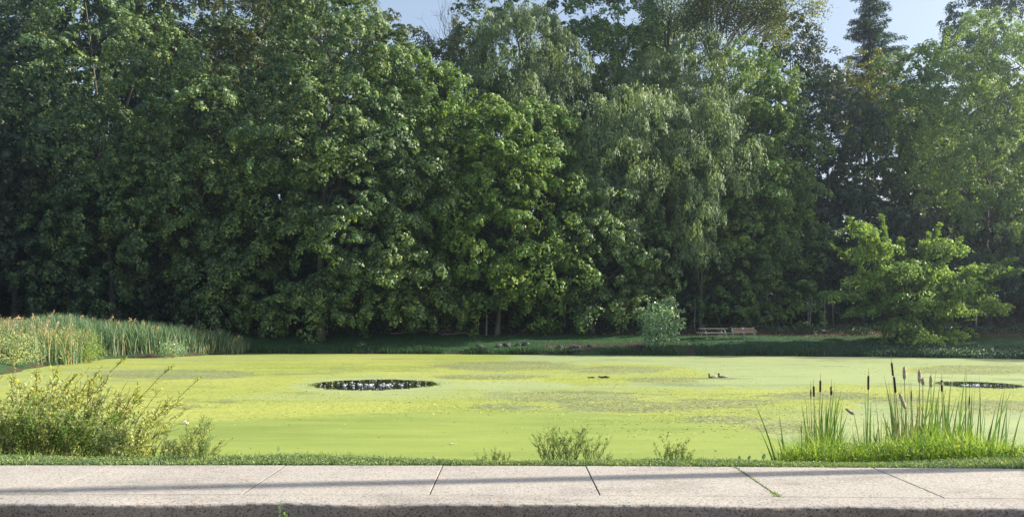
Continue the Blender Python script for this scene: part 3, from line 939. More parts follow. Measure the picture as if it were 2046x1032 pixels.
tree("maple_tree", "dark maple filling the upper left corner of the photo above the tan reeds", 30, 63.5,
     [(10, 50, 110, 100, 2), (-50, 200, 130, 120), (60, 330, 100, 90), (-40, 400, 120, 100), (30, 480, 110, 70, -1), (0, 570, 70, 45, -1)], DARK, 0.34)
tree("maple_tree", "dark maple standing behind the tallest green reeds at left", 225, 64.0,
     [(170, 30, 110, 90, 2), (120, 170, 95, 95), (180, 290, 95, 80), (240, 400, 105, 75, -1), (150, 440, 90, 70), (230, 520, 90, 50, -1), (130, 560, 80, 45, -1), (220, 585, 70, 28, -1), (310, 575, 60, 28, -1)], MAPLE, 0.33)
tree("maple_tree", "shaded maple with low skirt of leaves hanging over the right end of the reeds", 437, 62.5,
     [(320, 130, 90, 75, 1), (400, 230, 95, 85), (320, 330, 90, 80), (430, 370, 95, 75), (360, 450, 100, 70, -1), (480, 480, 90, 65, -1), (500, 570, 85, 50, -2.5), (420, 545, 80, 45, -2), (440, 600, 55, 26, -2), (540, 608, 45, 22, -3)], MAPLE, 0.33)
tree("maple_tree", "tall maple with sunlit rim behind the left dark trees at the top edge", 440, 73.0,
     [(450, 20, 120, 80), (560, 60, 100, 80), (340, 10, 110, 80), (490, 150, 100, 80), (270, 60, 80, 80), (560, -60, 100, 80)], OLIVE, 0.3, back=0.2)
tree("maple_tree", "broad layered maple left of centre with bright sunlit tiers above the open water hole", 640, 62.0,
     [(650, 60, 100, 85, 4), (730, 110, 90, 75, 3), (600, 170, 90, 70, 3), (690, 220, 100, 75, 1), (590, 290, 95, 70, 0), (760, 290, 110, 80, 0), (550, 370, 70, 60), (690, 380, 110, 80, -1),
      (820, 370, 80, 75, 0), (640, 470, 85, 60, -1), (740, 480, 100, 65, -2), (800, 550, 90, 50, -2), (700, 575, 80, 45, -3), (780, 608, 65, 28, -3), (600, 590, 60, 30, -3), (860, 600, 55, 28, -2), (680, 618, 50, 22, -3.5)], MAPLE, 0.42)
tree("maple_tree", "slender maple with yellow green upper leaves just right of the broad layered maple", 870, 65.5,
     [(800, 170, 70, 65, 2), (870, 190, 80, 60, 1), (900, 270, 80, 70), (850, 300, 60, 60), (910, 370, 60, 60), (900, 470, 65, 60), (900, 560, 55, 50)], BRIGHT, 0.26)
tree("maple_tree", "maple in the middle of the woodland edge with several thin trunks showing beneath", 992, 63.0,
     [(1000, 260, 85, 55, 1), (1085, 265, 65, 50, 1), (1040, 340, 95, 65, 0), (960, 400, 85, 65), (1080, 420, 80, 70), (1000, 480, 90, 65, -1), (1080, 540, 85, 50, -2), (980, 570, 75, 40, -1), (945, 592, 50, 22, -1), (1070, 598, 60, 24, -2)], dict(BRIGHT), 0.3)
tree("silver_leaved_tree", "pale silvery feathery tree behind the central maple near the sky gap", 1030, 72.0,
     [(1050, 90, 85, 60), (1000, 130, 60, 60), (1100, 150, 55, 60), (1020, 200, 70, 50, -2), (1060, 60, 45, 30)], dict(WILLOW, mat='willow'), 0.3, back=0.2)
tree("maple_tree", "dark green treetop to the right of the narrow sky gap", 1090, 82.0,
     [(990, 20, 70, 70), (1080, 0, 90, 80), (955, 70, 40, 40), (1150, 40, 80, 80), (1000, -60, 90, 60)], MAPLE, 0.35, back=0.2)
tree("maple_tree", "tall green maple behind the willow dome reaching the top edge", 1225, 77.0,
     [(1225, 40, 80, 75), (1180, 120, 80, 70), (1265, 110, 60, 70), (1150, 190, 60, 50), (1240, 180, 60, 50), (1240, -40, 60, 50)], BRIGHT, 0.35, back=0.2)
tree("oak_tree", "olive brown tree whose crown fills the foot of the narrow sky gap", 850, 76.0,
     [(800, 97, 58.5, 40.8), (870, 137, 58.5, 42.5), (930, 132, 45.0, 46.75), (800, 162, 63.0, 42.5), (760, 72, 36.0, 34.0)], OLIVE, 0.3, back=0.2)
tree("willow_tree", "large rounded weeping tree with a grey green dome right of centre", 1245, 64.5,
     [(1265, 245, 85, 55, 0), (1205, 295, 52, 60, 0), (1320, 300, 48, 65, 0), (1260, 330, 70, 70, -1), (1235, 400, 60, 55, -1), (1175, 350, 38, 55)], WILLOW, 0.34)
tree("maple_tree", "dark maple beneath the weeping dome left of the vine covered bush", 1185, 62.3,
     [(1180, 450, 75, 65, -1), (1140, 530, 70, 60, -1), (1230, 520, 80, 65, -1.5), (1200, 590, 75, 35, -2), (1290, 520, 60, 70), (1145, 605, 45, 26, -2), (1180, 622, 35, 16, -2.5), (1265, 600, 50, 24, -2)], MAPLE, 0.26)
tree("willow_tree", "weeping tree with one long curtain of leaves hanging above the picnic table", 1400, 63.4,
     [(1400, 235, 65, 50, 2), (1440, 290, 48, 55, 1), (1375, 320, 50, 45, 0), (1460, 340, 30, 40), (1390, 390, 32, 40, -1), (1395, 445, 22, 45, -2), (1388, 495, 14, 26, -2)], WILLOW, 0.2)
tree("maple_tree", "bright green sunlit maple behind the bench and beside the weeping trees", 1510, 65.0,
     [(1500, 165, 55, 55, 2), (1550, 220, 55, 55, 1), (1500, 270, 70, 60), (1570, 310, 60, 65, 0), (1520, 370, 70, 60), (1580, 395, 45, 45, 0), (1490, 440, 75, 60, -1), (1570, 480, 70, 60),
      (1460, 520, 75, 55, -2), (1550, 560, 75, 45, -1), (1440, 590, 70, 33, -2), (1390, 610, 50, 22, -2), (1510, 612, 50, 22, -3), (1585, 606, 50, 26, -2)], BRIGHT, 0.32)
tree("willow_tree", "pale feathery treetop behind the weeping tree and left of the bright maple", 1360, 73.0,
     [(1330, 160, 65, 60), (1390, 130, 60, 50), (1390, 200, 70, 55), (1450, 160, 45, 50), (1310, 230, 60, 50)], WILLOW, 0.28, back=0.2)
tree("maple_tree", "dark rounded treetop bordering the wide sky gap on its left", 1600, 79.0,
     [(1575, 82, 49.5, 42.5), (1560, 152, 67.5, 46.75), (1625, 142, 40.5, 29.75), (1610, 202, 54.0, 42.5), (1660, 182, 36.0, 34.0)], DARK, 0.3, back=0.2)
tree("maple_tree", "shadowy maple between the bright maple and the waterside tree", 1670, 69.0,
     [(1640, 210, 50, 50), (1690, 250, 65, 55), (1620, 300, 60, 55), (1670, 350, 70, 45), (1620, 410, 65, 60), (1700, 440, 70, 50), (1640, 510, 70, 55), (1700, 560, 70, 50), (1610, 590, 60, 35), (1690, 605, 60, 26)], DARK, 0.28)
tree("maple_tree", "yellow tinged young treetop under the wide sky gap beside the spire tree", 1720, 76.0,
     [(1700, 192, 40.5, 38.25), (1735, 142, 31.5, 38.25), (1760, 212, 45.0, 38.25), (1680, 232, 40.5, 34.0), (1730, 252, 54.0, 34.0)], YELLOW, 0.22, back=0.3, dens=1.6)
tree("maple_tree", "green tree right of the spire tree under the wide sky gap", 1820, 72.0,
     [(1810, 152, 45.0, 34.0), (1860, 152, 49.5, 42.5), (1820, 222, 63.0, 42.5), (1770, 272, 49.5, 29.75), (1860, 282, 54.0, 42.5), (1820, 332, 54.0, 34.0), (1860, 372, 54.0, 38.25)], dict(BRIGHT), 0.26)
tree("ash_tree", "tall sunlit feathery tree at the right edge above the waterside tree", 1975, 62.5,
     [(1965, 110, 65, 65, 3), (2035, 150, 75, 70, 2), (1920, 190, 65, 60, 1), (1990, 230, 80, 65, 0), (1920, 290, 65, 60), (2040, 300, 70, 70, 0), (1970, 350, 75, 60, -1), (1900, 380, 60, 55), (2050, 410, 70, 65, -1),
      (1980, 440, 75, 55, -1)], dict(FEATHER, mat='ash'), 0.36)
for bx_, D_, L_, lb_ in [(1345, 66.5, [(1330, 540, 50, 45), (1370, 585, 50, 30), (1310, 590, 40, 26)], "low dark tree behind the vine covered bush"),
                         (1435, 65.8, [(1430, 530, 55, 50), (1410, 590, 55, 28), (1475, 600, 50, 26)], "low dark tree close beside the picnic table"),
                         (1585, 69.0, [(1590, 540, 60, 50), (1560, 600, 50, 28), (1640, 605, 50, 26)], "low dark tree behind and right of the park bench"),
                         (1715, 70.0, [(1715, 500, 60, 50), (1730, 570, 65, 40), (1680, 610, 50, 26)], "low dark tree left of the waterside tree, close behind it"),
                         (345, 66.0, [(330, 540, 60, 45), (360, 590, 60, 30), (290, 600, 50, 26)], "low dark tree behind the green reeds"),
                         (915, 66.0, [(915, 560, 50, 40), (900, 605, 45, 24)], "low dark tree right of the broad layered maple")]:
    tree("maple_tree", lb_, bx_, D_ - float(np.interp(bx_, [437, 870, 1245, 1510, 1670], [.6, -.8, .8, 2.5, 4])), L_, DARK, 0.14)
tree("pine_tree", "blue green treetop in the far upper right corner", 2010, 88.0,
     [(1950, 40, 50, 40), (2020, 30, 70, 60), (2090, 20, 70, 70), (1930, 90, 40, 40)], dict(FEATHER, mat='needle'), 0.35, back=0.2)
tree("maple_tree", "low dark tree at the right edge behind the waterside tree", 2003, 63.0,
     [(2040, 500, 70, 60), (1960, 520, 75, 60), (2010, 580, 75, 50, -1), (1900, 560, 65, 60), (1850, 480, 60, 60)], DARK, 0.24)
tree("maple_tree", "small dark understory tree between the reeds and the broad layered maple", 575, 64.5,
     [(570, 500, 60, 60), (600, 570, 55, 45), (540, 430, 55, 50)], DARK, 0.2)
tree("maple_tree", "small dark understory tree behind the waterside tree trunk", 1790, 66.5,
     [(1770, 420, 70, 60), (1800, 500, 80, 60), (1760, 570, 70, 45), (1850, 590, 60, 35)], DARK, 0.2)


tree("maple_tree", "leafy treetop bordering the narrow sky gap on its left", 690, 78.0,
     [(690, 30, 60, 55), (640, -10, 80, 60), (560, -30, 80, 60), (700, 110, 50, 50)], MAPLE, 0.3, back=0.2)
tree("maple_tree", "shadowy treetop closing the upper left corner", 150, 78.0,
     [(60, 10, 90, 70), (160, 0, 90, 70), (260, -10, 90, 70), (370, -20, 90, 60), (200, 80, 90, 60)], DARK, 0.3, back=0.2)


def spire():
    D = 84.0; bx = 1738
    X0 = (bx - 1023) / K * D; z0 = tz1(X0, D)
    root = empty("redwood_tree", (X0, D, z0), "narrow spire shaped conifer standing alone in the wide sky gap", "tree")
    H = P(bx, -70, D)[2] - z0
    V, F = tubes([(np.stack([np.zeros(14), np.zeros(14), np.linspace(-.3, H, 14)], -1), np.linspace(0.42, 0.03, 14))] , 7)
    obj_me("trunk", mesh_np("trunk", V, F, M['bark'], smooth=True), root)
    pos, ax, nr, paths = [], [], [], []
    z = H * 0.42
    while z < H - 0.3:
        f = (H - z) / H
        for k in range(3):
            a = random.uniform(0, 6.3)
            ln = (0.7 + 2.9 * min(1, f * 2.4)) * random.choice((.35, .6, .8, 1.0, 1.0, 1.35)) * random.uniform(.8, 1.15)
            if random.random() < 0.12: continue
            d = np.array([math.cos(a), math.sin(a), 0.0])
            e = d * ln + np.array([0, 0, z + ln * 0.15])
            pth = bez((0, 0, z), d * ln * .5 + np.array([0, 0, z + ln * .22]), e, 6)
            paths.append((pth, np.linspace(0.05, 0.012, 6)))
            n = int(120 * ln)
            t = rng.uniform(0.18, 1.02, n)
            q = np.stack([np.interp(t, np.linspace(0, 1, 6), pth[:, i]) for i in range(3)], -1)
            sd_ = np.cross(d, [0, 0, 1])
            off = rng.normal(0, 1, n) * 0.30 * (1.15 - t)
            q += sd_[None] * off[:, None] + rng.normal(0, .07, (n, 3)); q[:, 2] -= np.abs(off) * 0.3 + rng.random(n) * 0.35
            pos.append(q); ax.append(d[None] * 0.5 + sd_[None] * np.sign(off)[:, None] + rng.normal(0, .2, (n, 3)) + np.array([0, 0, -.45]))
            nr.append(np.array([0, 0, 1.0]) + rng.normal(0, .4, (n, 3)))
        z += random.uniform(.12, .30)
    V, F = tubes(paths, 4)
    obj_me("branches", mesh_np("branches", V, F, M['bark']), root)
    pos, ax, nr = map(np.concatenate, (pos, ax, nr))
    V, F = leaves(pos, ax, nr, rng.uniform(.18, .34, len(pos)), rng.uniform(.05, .10, len(pos)), .1)
    obj_me("crown", mesh_np("crown", V, F, M['needle']), root)


spire()


def fan_tree(bx, D, label, tips, fork, sp, n_sub=6, leafy=1.0, name="locust_tree", r0=0.3, bark='pale_bark', leaf_r=0.8):
    """tree with long bare limbs fanning up from a low fork and thin leaves on the outer ends"""
    X0 = (bx - 1023) / K * D; z0 = tz1(X0, D)
    base = np.array([X0, D, z0])
    root = empty(name, tuple(base), label, "tree")
    fk = np.array(P(*fork, D)) - base
    paths = [(bez((0, 0, -.3), fk * .5 + rng.normal(0, .2, 3), fk, 8), np.linspace(r0 * 1.3, r0, 8))]
    pos = []
    for (tx, ty, dd) in tips:
        e = np.array(P(tx, ty, D + dd)) - base
        m = fk * .5 + e * .5; m[2] += 0.12 * (e - fk)[2]; m[:2] = fk[:2] * .62 + e[:2] * .38
        lp = bez(fk, m, e, 14); lp[2:] += rng.normal(0, .07, (12, 3))
        lr = np.linspace(r0 * .55, .02, 14)
        paths.append((lp, lr))
        for q in range(n_sub):
            k = random.randint(3, 11)
            s = lp[k]
            t = norm(lp[min(k + 2, 13)] - lp[k])
            d = norm(t + rng.normal(0, .45, 3))
            ln = random.uniform(1.5, 3.6)
            sp_ = bez(s, s + d * ln * .5 + [0, 0, .15], s + d * ln + [0, 0, .3 * ln], 6)
            paths.append((sp_, np.linspace(lr[k] * .5, .01, 6)))
            for w in range(3):
                s3 = sp_[random.randint(2, 5)]
                d3 = norm(d + rng.normal(0, .6, 3)); e3 = s3 + d3 * random.uniform(.6, 1.4)
                paths.append((bez(s3, (s3 + e3) / 2, e3, 3), [.014, .01, .006]))
                pos.append(e3)
            pos.append(sp_[-1])
        pos.append(e)
    V, F = tubes(paths, 6)
    obj_me("trunk", mesh_np("trunk", V, F, M[bark], smooth=True), root)
    if leafy > 0:
        C = np.array(pos); m_ = int(60 * leafy)
        idx = np.repeat(np.arange(len(C)), m_); n = len(idx)
        p = C[idx] + rng.normal(0, leaf_r * .5, (n, 3))
        V, F = leaves(p, rng.normal(0, 1, (n, 3)) + [0, 0, -.4], rng.normal(0, .6, (n, 3)) + [0, 0, 1], sp['L'] * rng.uniform(.6, 1.1, n), sp['W'] * rng.uniform(.6, 1.1, n), .12)
        obj_me("crown", mesh_np("crown", V, F, M[sp['mat']]), root)
    return root


fan_tree(1424, 75.0, "sparse yellowing tree with pale bare limbs fanning out at the top edge", [(1385, -70, 0), (1412, -100, 1), (1440, -110, -1), (1490, -80, 0), (1545, -40, -1), (1360, -10, 1), (1470, -100, 2), (1590, -20, -1), (1640, 0, 0), (1520, 10, 1)],
         (1426, 150), dict(YELLOW, L=.22, W=.18), leafy=2.2, leaf_r=1.2)
fan_tree(1330, 80.0, "thin leaved tree with dark crossing limbs left of the yellowing tree", [(1290, -50, 0), (1320, -60, 0), (1350, -80, 0), (1375, -20, 0), (1270, 0, 0), (1340, 20, 1)],
         (1330, 160), dict(OLIVE, mat='maple'), leafy=1.8, leaf_r=1.1, name="ash_tree", bark='bark')
fan_tree(905, 80.0, "bare grey twigs rising in the narrow sky gap", [(880, 30, 0), (905, 35, 0), (895, 50, 0), (925, 60, 0), (870, 60, 0)],
         (905, 150), OLIVE, leafy=0.0, name="bare_tree", r0=0.12, n_sub=7)


# woodland behind: a few generic trees, copied
def generic(name, sp, h, w, label, group, seed):
    r = random.Random(seed)
    root = empty(name, (0, 0, 0), label, "tree", group)
    lobes = []
    for i in range(6):
        z = h * (0.16 + 0.78 * i / 5)
        k = math.sin(math.pi * (0.28 + 0.58 * i / 5))
        lobes.append((r.uniform(-1, 1) * w * .28, r.uniform(-1, 1) * w * .2, z, w * .42 * k + .6, w * .38 * k + .6, h * .15))
    V, F = tubes(trunk_paths((0, 0, 0), lobes, 0.26), 6)
    obj_me("trunk", mesh_np("trunk", V, F, M['bark'], smooth=True), root)
    V, F = crown(lobes, dict(sp, L=.25, W=.24), 0.5, 0.7)
    obj_me("crown", mesh_np("crown", V, F, M[sp['mat']]), root)
    return root


def copy_tree(src, loc, rz, sc, label=None, group=None):
    r = src.copy(); COL.objects.link(r)
    r.location = loc; r.rotation_euler = (0, 0, rz); r.scale = (sc, sc, sc)
    if label: r['label'] = label
    if group: r['group'] = group
    for ch in src.children:
        c = ch.copy(); COL.objects.link(c); c.parent = r
    return r


BL, BG = "dark woodland tree in the crowded mass behind the front row", "woodland trees crowded behind the front row"
gens = [generic("woodland_tree", DARK, 17, 9, BL, BG, 1), generic("woodland_tree", MAPLE, 18, 8, BL, BG, 2), generic("woodland_tree", dict(OLIVE, n=360), 15, 9, BL, BG, 3), generic("woodland_tree", DARK, 14, 7.5, BL, BG, 4)]
hts = [17, 18, 15, 14]
first = [True] * 4
sky_px = [(-900, -60), (700, -30), (730, 130), (900, 150), (940, 90), (1280, 40), (1330, 170), (1580, 160), (1620, 200), (1880, 220), (1930, 80), (3000, 60)]
spots = []
rr = random.Random(21)
for D, x0, x1, st in ((70.0, -62, 64, 7.4), (78.0, -68, 70, 8.2), (90.0, -78, 78, 9.0), (104.0, -90, 90, 10.0)):
    x = x0 + rr.uniform(0, 3)
    while x < x1:
        spots.append((x, D + rr.uniform(-2.5, 2.5), D)); x += st * rr.uniform(0.75, 1.25)
for X, D, row in spots:
    px = 1023 + X * K / D
    D += float(np.interp(px, [0, 640, 1245, 1670, 2046], [1, 0, 1, 4, 5]))
    lim = np.interp(px, [a for a, b in sky_px], [b for a, b in sky_px]) + rr.uniform(10, 90)
    if row < 75: lim = max(lim, 330 + rr.uniform(-40, 80))          # low understory in the first row
    elif row < 85: lim = max(lim, rr.uniform(150, 260)) if px > 900 or px < 700 else max(lim, rr.uniform(120, 260))
    zt = P(px, lim, D)[2]; z0 = tz1(X, D)
    if row > 85 and (1640 < px < 1880 or 100 < px < 260): continue
    g = rr.choices(range(4), weights=[3, 4, 2, 2])[0]
    sc = max(0.35, (zt - z0) / (hts[g] * 1.05))
    if sc > 1.9: sc = 1.9
    if first[g]:
        first[g] = False
        o = gens[g]; o.location = (X, D, z0 - .1); o.rotation_euler = (0, 0, rr.uniform(0, 6.28)); o.scale = (sc * 0.95, sc * 0.95, sc)
    else:
        o = copy_tree(gens[g], (X, D, z0 - .1), rr.uniform(0, 6.28), sc)
back = sorted([o for o in COL.objects if o.get('group') == BG and o.type == 'EMPTY'], key=lambda o: (round(o.location.y / 9), o.location.x / o.location.y))
for o in back:
    # the few that reach above their neighbours can be told apart by what they stand behind
    pxo = 1023 + o.location.x * K / o.location.y
    near_ = min([("the left thicket of reeds", 230), ("the broad layered maple", 640), ("the vine covered bush", 1320), ("the picnic table", 1425), ("the waterside tree", 1800)], key=lambda t: abs(t[1] - pxo))[0]
    o['label'] = "dark woodland tree behind the front row, above " + near_
# the same wood goes on beyond the right and left sides of the frame
for X, D, sc in [(49, 58.5, .5), (54, 62, .6), (69, 60, .9), (76, 60, 1.2), (84, 57, 1.2), (72, 68, 1.2), (-48, 62, 1.1), (-54, 54, 1.1), (-47, 69, 1.1)]:
    g = rr.randrange(2)
    copy_tree(gens[g], (X, D, tz1(X, D) - .1), rr.uniform(0, 6), sc)


def sapling_place(i):
    order = [642, 545, 575, 820, 836, 862, 880, 955, 972, 1062, 1128, 1165, 1175, 1243, 1388, 1455, 1618, 1648, 1665, 1612, 396, 716, 1950, 1905, 1530]
    o = sorted(order)
    k = o.index(order[i])
    return ", " + (ORD0[k] + " from the left" if k < 13 else ORD0[len(o) - 1 - k] + " from the right")


ORD0 = ["first", "second", "third", "fourth", "fifth", "sixth", "seventh", "eighth", "ninth", "tenth", "eleventh", "twelfth", "thirteenth"]


# thin saplings and bare trunks seen under the canopy
def sapling(bx, ybase, D, h, lean, r, label, bark='pale_bark'):
    X0 = (bx - 1023) / K * D; z0 = tz1(X0, D)
    root = empty("sapling", (X0, D, z0), label, "tree", "thin trunks under the canopy")
    e = np.array([lean, 0.3, h])
    ps = [(bez((0, 0, -.2), (lean * .2, 0, h * .5), e, 8) + rng.normal(0, .02, (8, 3)), np.linspace(r, r * .4, 8))]
    for i in range(3):
        k = random.uniform(.35, .8); s = e * k
        d = np.array([random.uniform(-1, 1), random.uniform(-.5, .5), .5])
        ps.append((bez(s, s + d * .4, s + d * .9, 4), np.linspace(r * .4, .006, 4)))
    V, F = tubes(ps, 6)
    obj_me("trunk", mesh_np("trunk", V, F, M[bark], smooth=True), root)


SL = "thin bare trunk in the dark under the canopy"
ST = ["left of the wide tree trunk", ]
for i, (bx, D, h, lean, r) in enumerate([(642, 64, 3.5, 0.1, .05), (545, 65, 4, -.3, .07), (575, 63.6, 3.2, .15, .12), (820, 65, 3.0, .3, .045), (836, 65, 3, -.1, .04), (862, 66, 3, .2, .05), (880, 66, 2.8, -.3, .05),
                                         (955, 63.5, 3.2, .1, .07), (972, 62.8, 3.4, 0, .085), (1062, 65, 3, .1, .06), (1128, 66, 4, -.1, .13), (1165, 63, 3, .1, .07), (1175, 63, 3, -.2, .06), (1243, 63, 3, .5, .06),
                                         (1388, 65, 3, .1, .06), (1455, 66, 3, .2, .05), (1618, 65, 3, .3, .06), (1648, 64, 3.4, .1, .06), (1665, 64, 3.4, -.1, .07), (1612, 66, 3.3, .4, .05), (396, 63, 2.6, -.5, .06), (716, 66, 3.2, .2, .06),
                                         (1950, 62.5, 3, .3, .06), (1905, 63, 2.8, -.3, .05), (1530, 66, 3, .1, .05)]):
    sapling(bx, 650, D, h, lean, r, SL + sapling_place(i), 'pale_bark' if i % 3 else 'bark')


# ------------------------------------------------------------------ waterside tree with arms reaching sideways
def waterside():
    D = 56.3
    bx, by = 1815, 700
    X0 = (bx - 1023) / K * D; z0 = tz1(X0, D)
    base = np.array([X0, D, z0])
    root = empty("elm_tree", tuple(base), "small waterside tree with long sideways arms tipped in sunlit yellow green leaves", "tree")
    fork = np.array(P(1812, 640, D)) - base
    arms = [(1700, 438, 0, 8), (1760, 432, 1, 6), (1745, 470, -1, 10), (1875, 452, 0, 6), (1855, 470, -1, 6), (1918, 478, 1, 6), (1895, 500, -1, 8), (2022, 517, 0, 9), (2034, 540, -1, 9), (1645, 584, 0, 10), (1668, 492, 1, 10),
            (1690, 628, -1, 8), (2005, 614, 0, 12), (1985, 575, 0, 12), (1945, 665, -1, 8), (1900, 685, -1, 8), (1760, 680, -1.5, 6), (1850, 700, -2, 8), (1800, 600, -2, 10), (1850, 560, -2, 12), (1780, 540, -2, 12), (1900, 590, -2, 14),
            (1720, 540, -1, 10), (1940, 540, -1, 12), (1830, 640, -2.2, 10), (1780, 650, -2, 8), (1730, 590, 1, 10), (1830, 520, 2, 12), (1900, 560, 2, 10), (1960, 600, 1.5, 10), (1750, 500, 1.5, 10), (1790, 690, -1, 8), (1880, 650, -1, 10),
            (1800, 480, 0, 8), (1720, 470, 0, 8)]
    paths = [(bez((0, 0, -.2), fork * .5 + [.1, 0, 0], fork, 6), np.linspace(.19, .14, 6))]
    pos, ax, nr = [], [], []
    for (tx, ty, dd, w) in arms:
        e = np.array(P(tx, ty, D + dd)) - base
        m = fork * .45 + e * .55
        m[2] += 0.10 * abs(e[0] - fork[0]) + 0.2
        if ty > 600: m[2] += 0.5
        lp = bez(fork if ty < 690 else fork * .7, m, e, 12)
        lp[2:-1] += rng.normal(0, .05, (9, 3))
        paths.append((lp, np.linspace(.075, .012, 12)))
        ln = np.linalg.norm(e - fork)
        # side twigs, each carrying two flat rows of leaves
        nt_ = int(5 + ln * 5.5)
        for q in range(nt_):
            t = random.uniform(.22, 1.0) ** 0.8
            s = np.array([np.interp(t, np.linspace(0, 1, 12), lp[:, i]) for i in range(3)])
            td = norm(np.array([np.interp(min(t + .1, 1), np.linspace(0, 1, 12), lp[:, i]) for i in range(3)]) - s + 1e-4 * norm(e - fork))
            sd_ = norm(np.cross(td, [0, 0, 1.0])) * random.choice((-1, 1))
            d = norm(td * .9 + sd_ * random.uniform(.2, 1.0) + np.array([0, 0, random.uniform(-.35, .45)]))
            tl = random.uniform(.35, 1.0) * (1.25 - .65 * t) * (0.55 + w / 18)
            en = s + d * tl + [0, 0, -.12 * tl]
            paths.append((bez(s, (s + en) / 2 + [0, 0, .06], en, 4), [.014, .01, .008, .005]))
            nl = int(34 * tl) + 8
            u = rng.random(nl)
            p = s[None] + (en - s)[None] * u[:, None] + rng.normal(0, .045, (nl, 3))
            ls = norm(np.cross(d, [0, 0, 1.0]))[None] * rng.choice([-1, 1], nl)[:, None]
            pos.append(p); ax.append(ls + d[None] * .6 + np.array([0, 0, -.25]) + rng.normal(0, .25, (nl, 3)))
            nr.append(np.array([0, 0, 1.0]) + rng.normal(0, .38, (nl, 3)))
    V, F = tubes(paths, 5)
    obj_me("trunk", mesh_np("trunk", V, F, M['bark'], smooth=True), root)
    pos, ax, nr = map(np.concatenate, (pos, ax, nr))
    lob = []
    for (x, y, rx, ry, dd) in [(1745, 500, 42, 38, 0), (1790, 540, 50, 36, -1), (1730, 560, 38, 30, 0), (1850, 545, 50, 34, 0), (1900, 570, 45, 32, -.5), (1820, 600, 60, 30, -1), (1890, 615, 55, 26, -1), (1800, 650, 40, 26, -1),
                               (1840, 680, 50, 22, -1.5), (1950, 600, 32, 26, 0), (1725, 620, 26, 14, 0), (1870, 490, 26, 22, 0), (1725, 460, 24, 26, 0), (1950, 545, 36, 20, 0), (1680, 590, 26, 12, 0), (1895, 500, 24, 16, 0), (1900, 668, 26, 14, -1), (1985, 535, 22, 10, 0), (1985, 612, 20, 12, 0)]:
        c = np.array(P(x, y, D + dd)) - base
        lob.append((*c, rx * .85 * D / K, min(rx * D / K, 1.6), ry * .6 * D / K))
    V2, F2 = crown(lob, dict(mat='elm', clump=.62, n=84, L=.20, W=.13, kind='flat', step=.9), .5, 1.0, False)
    V, F = leaves(pos, ax, nr, rng.uniform(.13, .24, len(pos)), rng.uniform(.08, .14, len(pos)), .14)
    V, F = join([(V, F), (V2, F2)])
    obj_me("crown", mesh_np("crown", V, F, M['elm']), root)


waterside()


def vine_bush():
    D = 56.0; bx = 1318
    X0 = (bx - 1023) / K * D; z0 = tz1(X0, D)
    base = np.array([X0, D, z0])
    root = empty("vine_bush", tuple(base), "shrub smothered in pale vine leaves at the water's edge left of the picnic table", "bush")
    lobes = []
    for (x, y, rx, ry) in [(1320, 628, 30, 20), (1338, 645, 20, 24), (1300, 640, 18, 20), (1318, 660, 28, 22), (1298, 672, 14, 18), (1340, 668, 13, 14), (1302, 690, 12, 9)]:
        c = np.array(P(x, y, D)) - base
        lobes.append((*c, rx * D / K, min(rx * D / K, .9), ry * D / K))
    C, Nn = lobe_clumps(lobes, 0.36, 0.7)
    C = C + rng.normal(0, .17, C.shape)
    n_ = 13; idx = np.repeat(np.arange(len(C)), n_); n = len(idx)
    pos = C[idx] + rng.normal(0, .15, (n, 3)); nr = norm(Nn[idx] + [0, 0, .5] + rng.normal(0, .35, (n, 3))); ax = rng.normal(0, .6, (n, 3)) + [0, 0, -.7]
    # shoots sticking out like pale fingers
    paths = [(bez((0, 0, -.2), (-.2, 0, 1), np.array(lobes[0][:3]), 6), np.linspace(.08, .03, 6)), (bez((.1, 0, -.2), (.5, 0, .8), np.array(lobes[1][:3]), 6), np.linspace(.06, .03, 6))]
    P2, A2, N2 = [pos], [ax], [nr]
    for (x, y, dx, dy) in [(1297, 617, -1, -16), (1325, 603, 20, -3), (1342, 612, 10, -6), (1280, 618, -10, 2), (1355, 622, 12, 0), (1285, 622, -8, 6), (1358, 640, 10, -3), (1304, 668, 6, -8), (1346, 652, -8, 4), (1312, 612, -4, -6), (1355, 650, 8, 2), (1335, 606, 6, -6), (1310, 672, 5, -10)]:
        s = np.array(P(x - dx * .5, y - dy * .5, D - .8)) - base; e = np.array(P(x + dx * 1.2, y + dy * 1.2, D - 1.0)) - base
        pth = bez(s, (s + e) / 2 + [0, 0, .08], e, 5); paths.append((pth, [.012] * 5))
        m_ = 60; t = rng.random(m_)
        q = s + (e - s) * t[:, None] + rng.normal(0, .05, (m_, 3))
        P2.append(q); A2.append(rng.normal(0, 1, (m_, 3))); N2.append(rng.normal(0, .5, (m_, 3)) + [0.3, -.3, 1])
    V, F = tubes(paths, 5)
    obj_me("stem", mesh_np("stem", V, F, M['bark'], smooth=True), root)
    pos, ax, nr = map(np.concatenate, (P2, A2, N2))
    V, F = leaves(pos, ax, nr, rng.uniform(.10, .22, len(pos)), rng.uniform(.08, .15, len(pos)), .1)
    obj_me("foliage", mesh_np("foliage", V, F, M['vine']), root)


vine_bush()

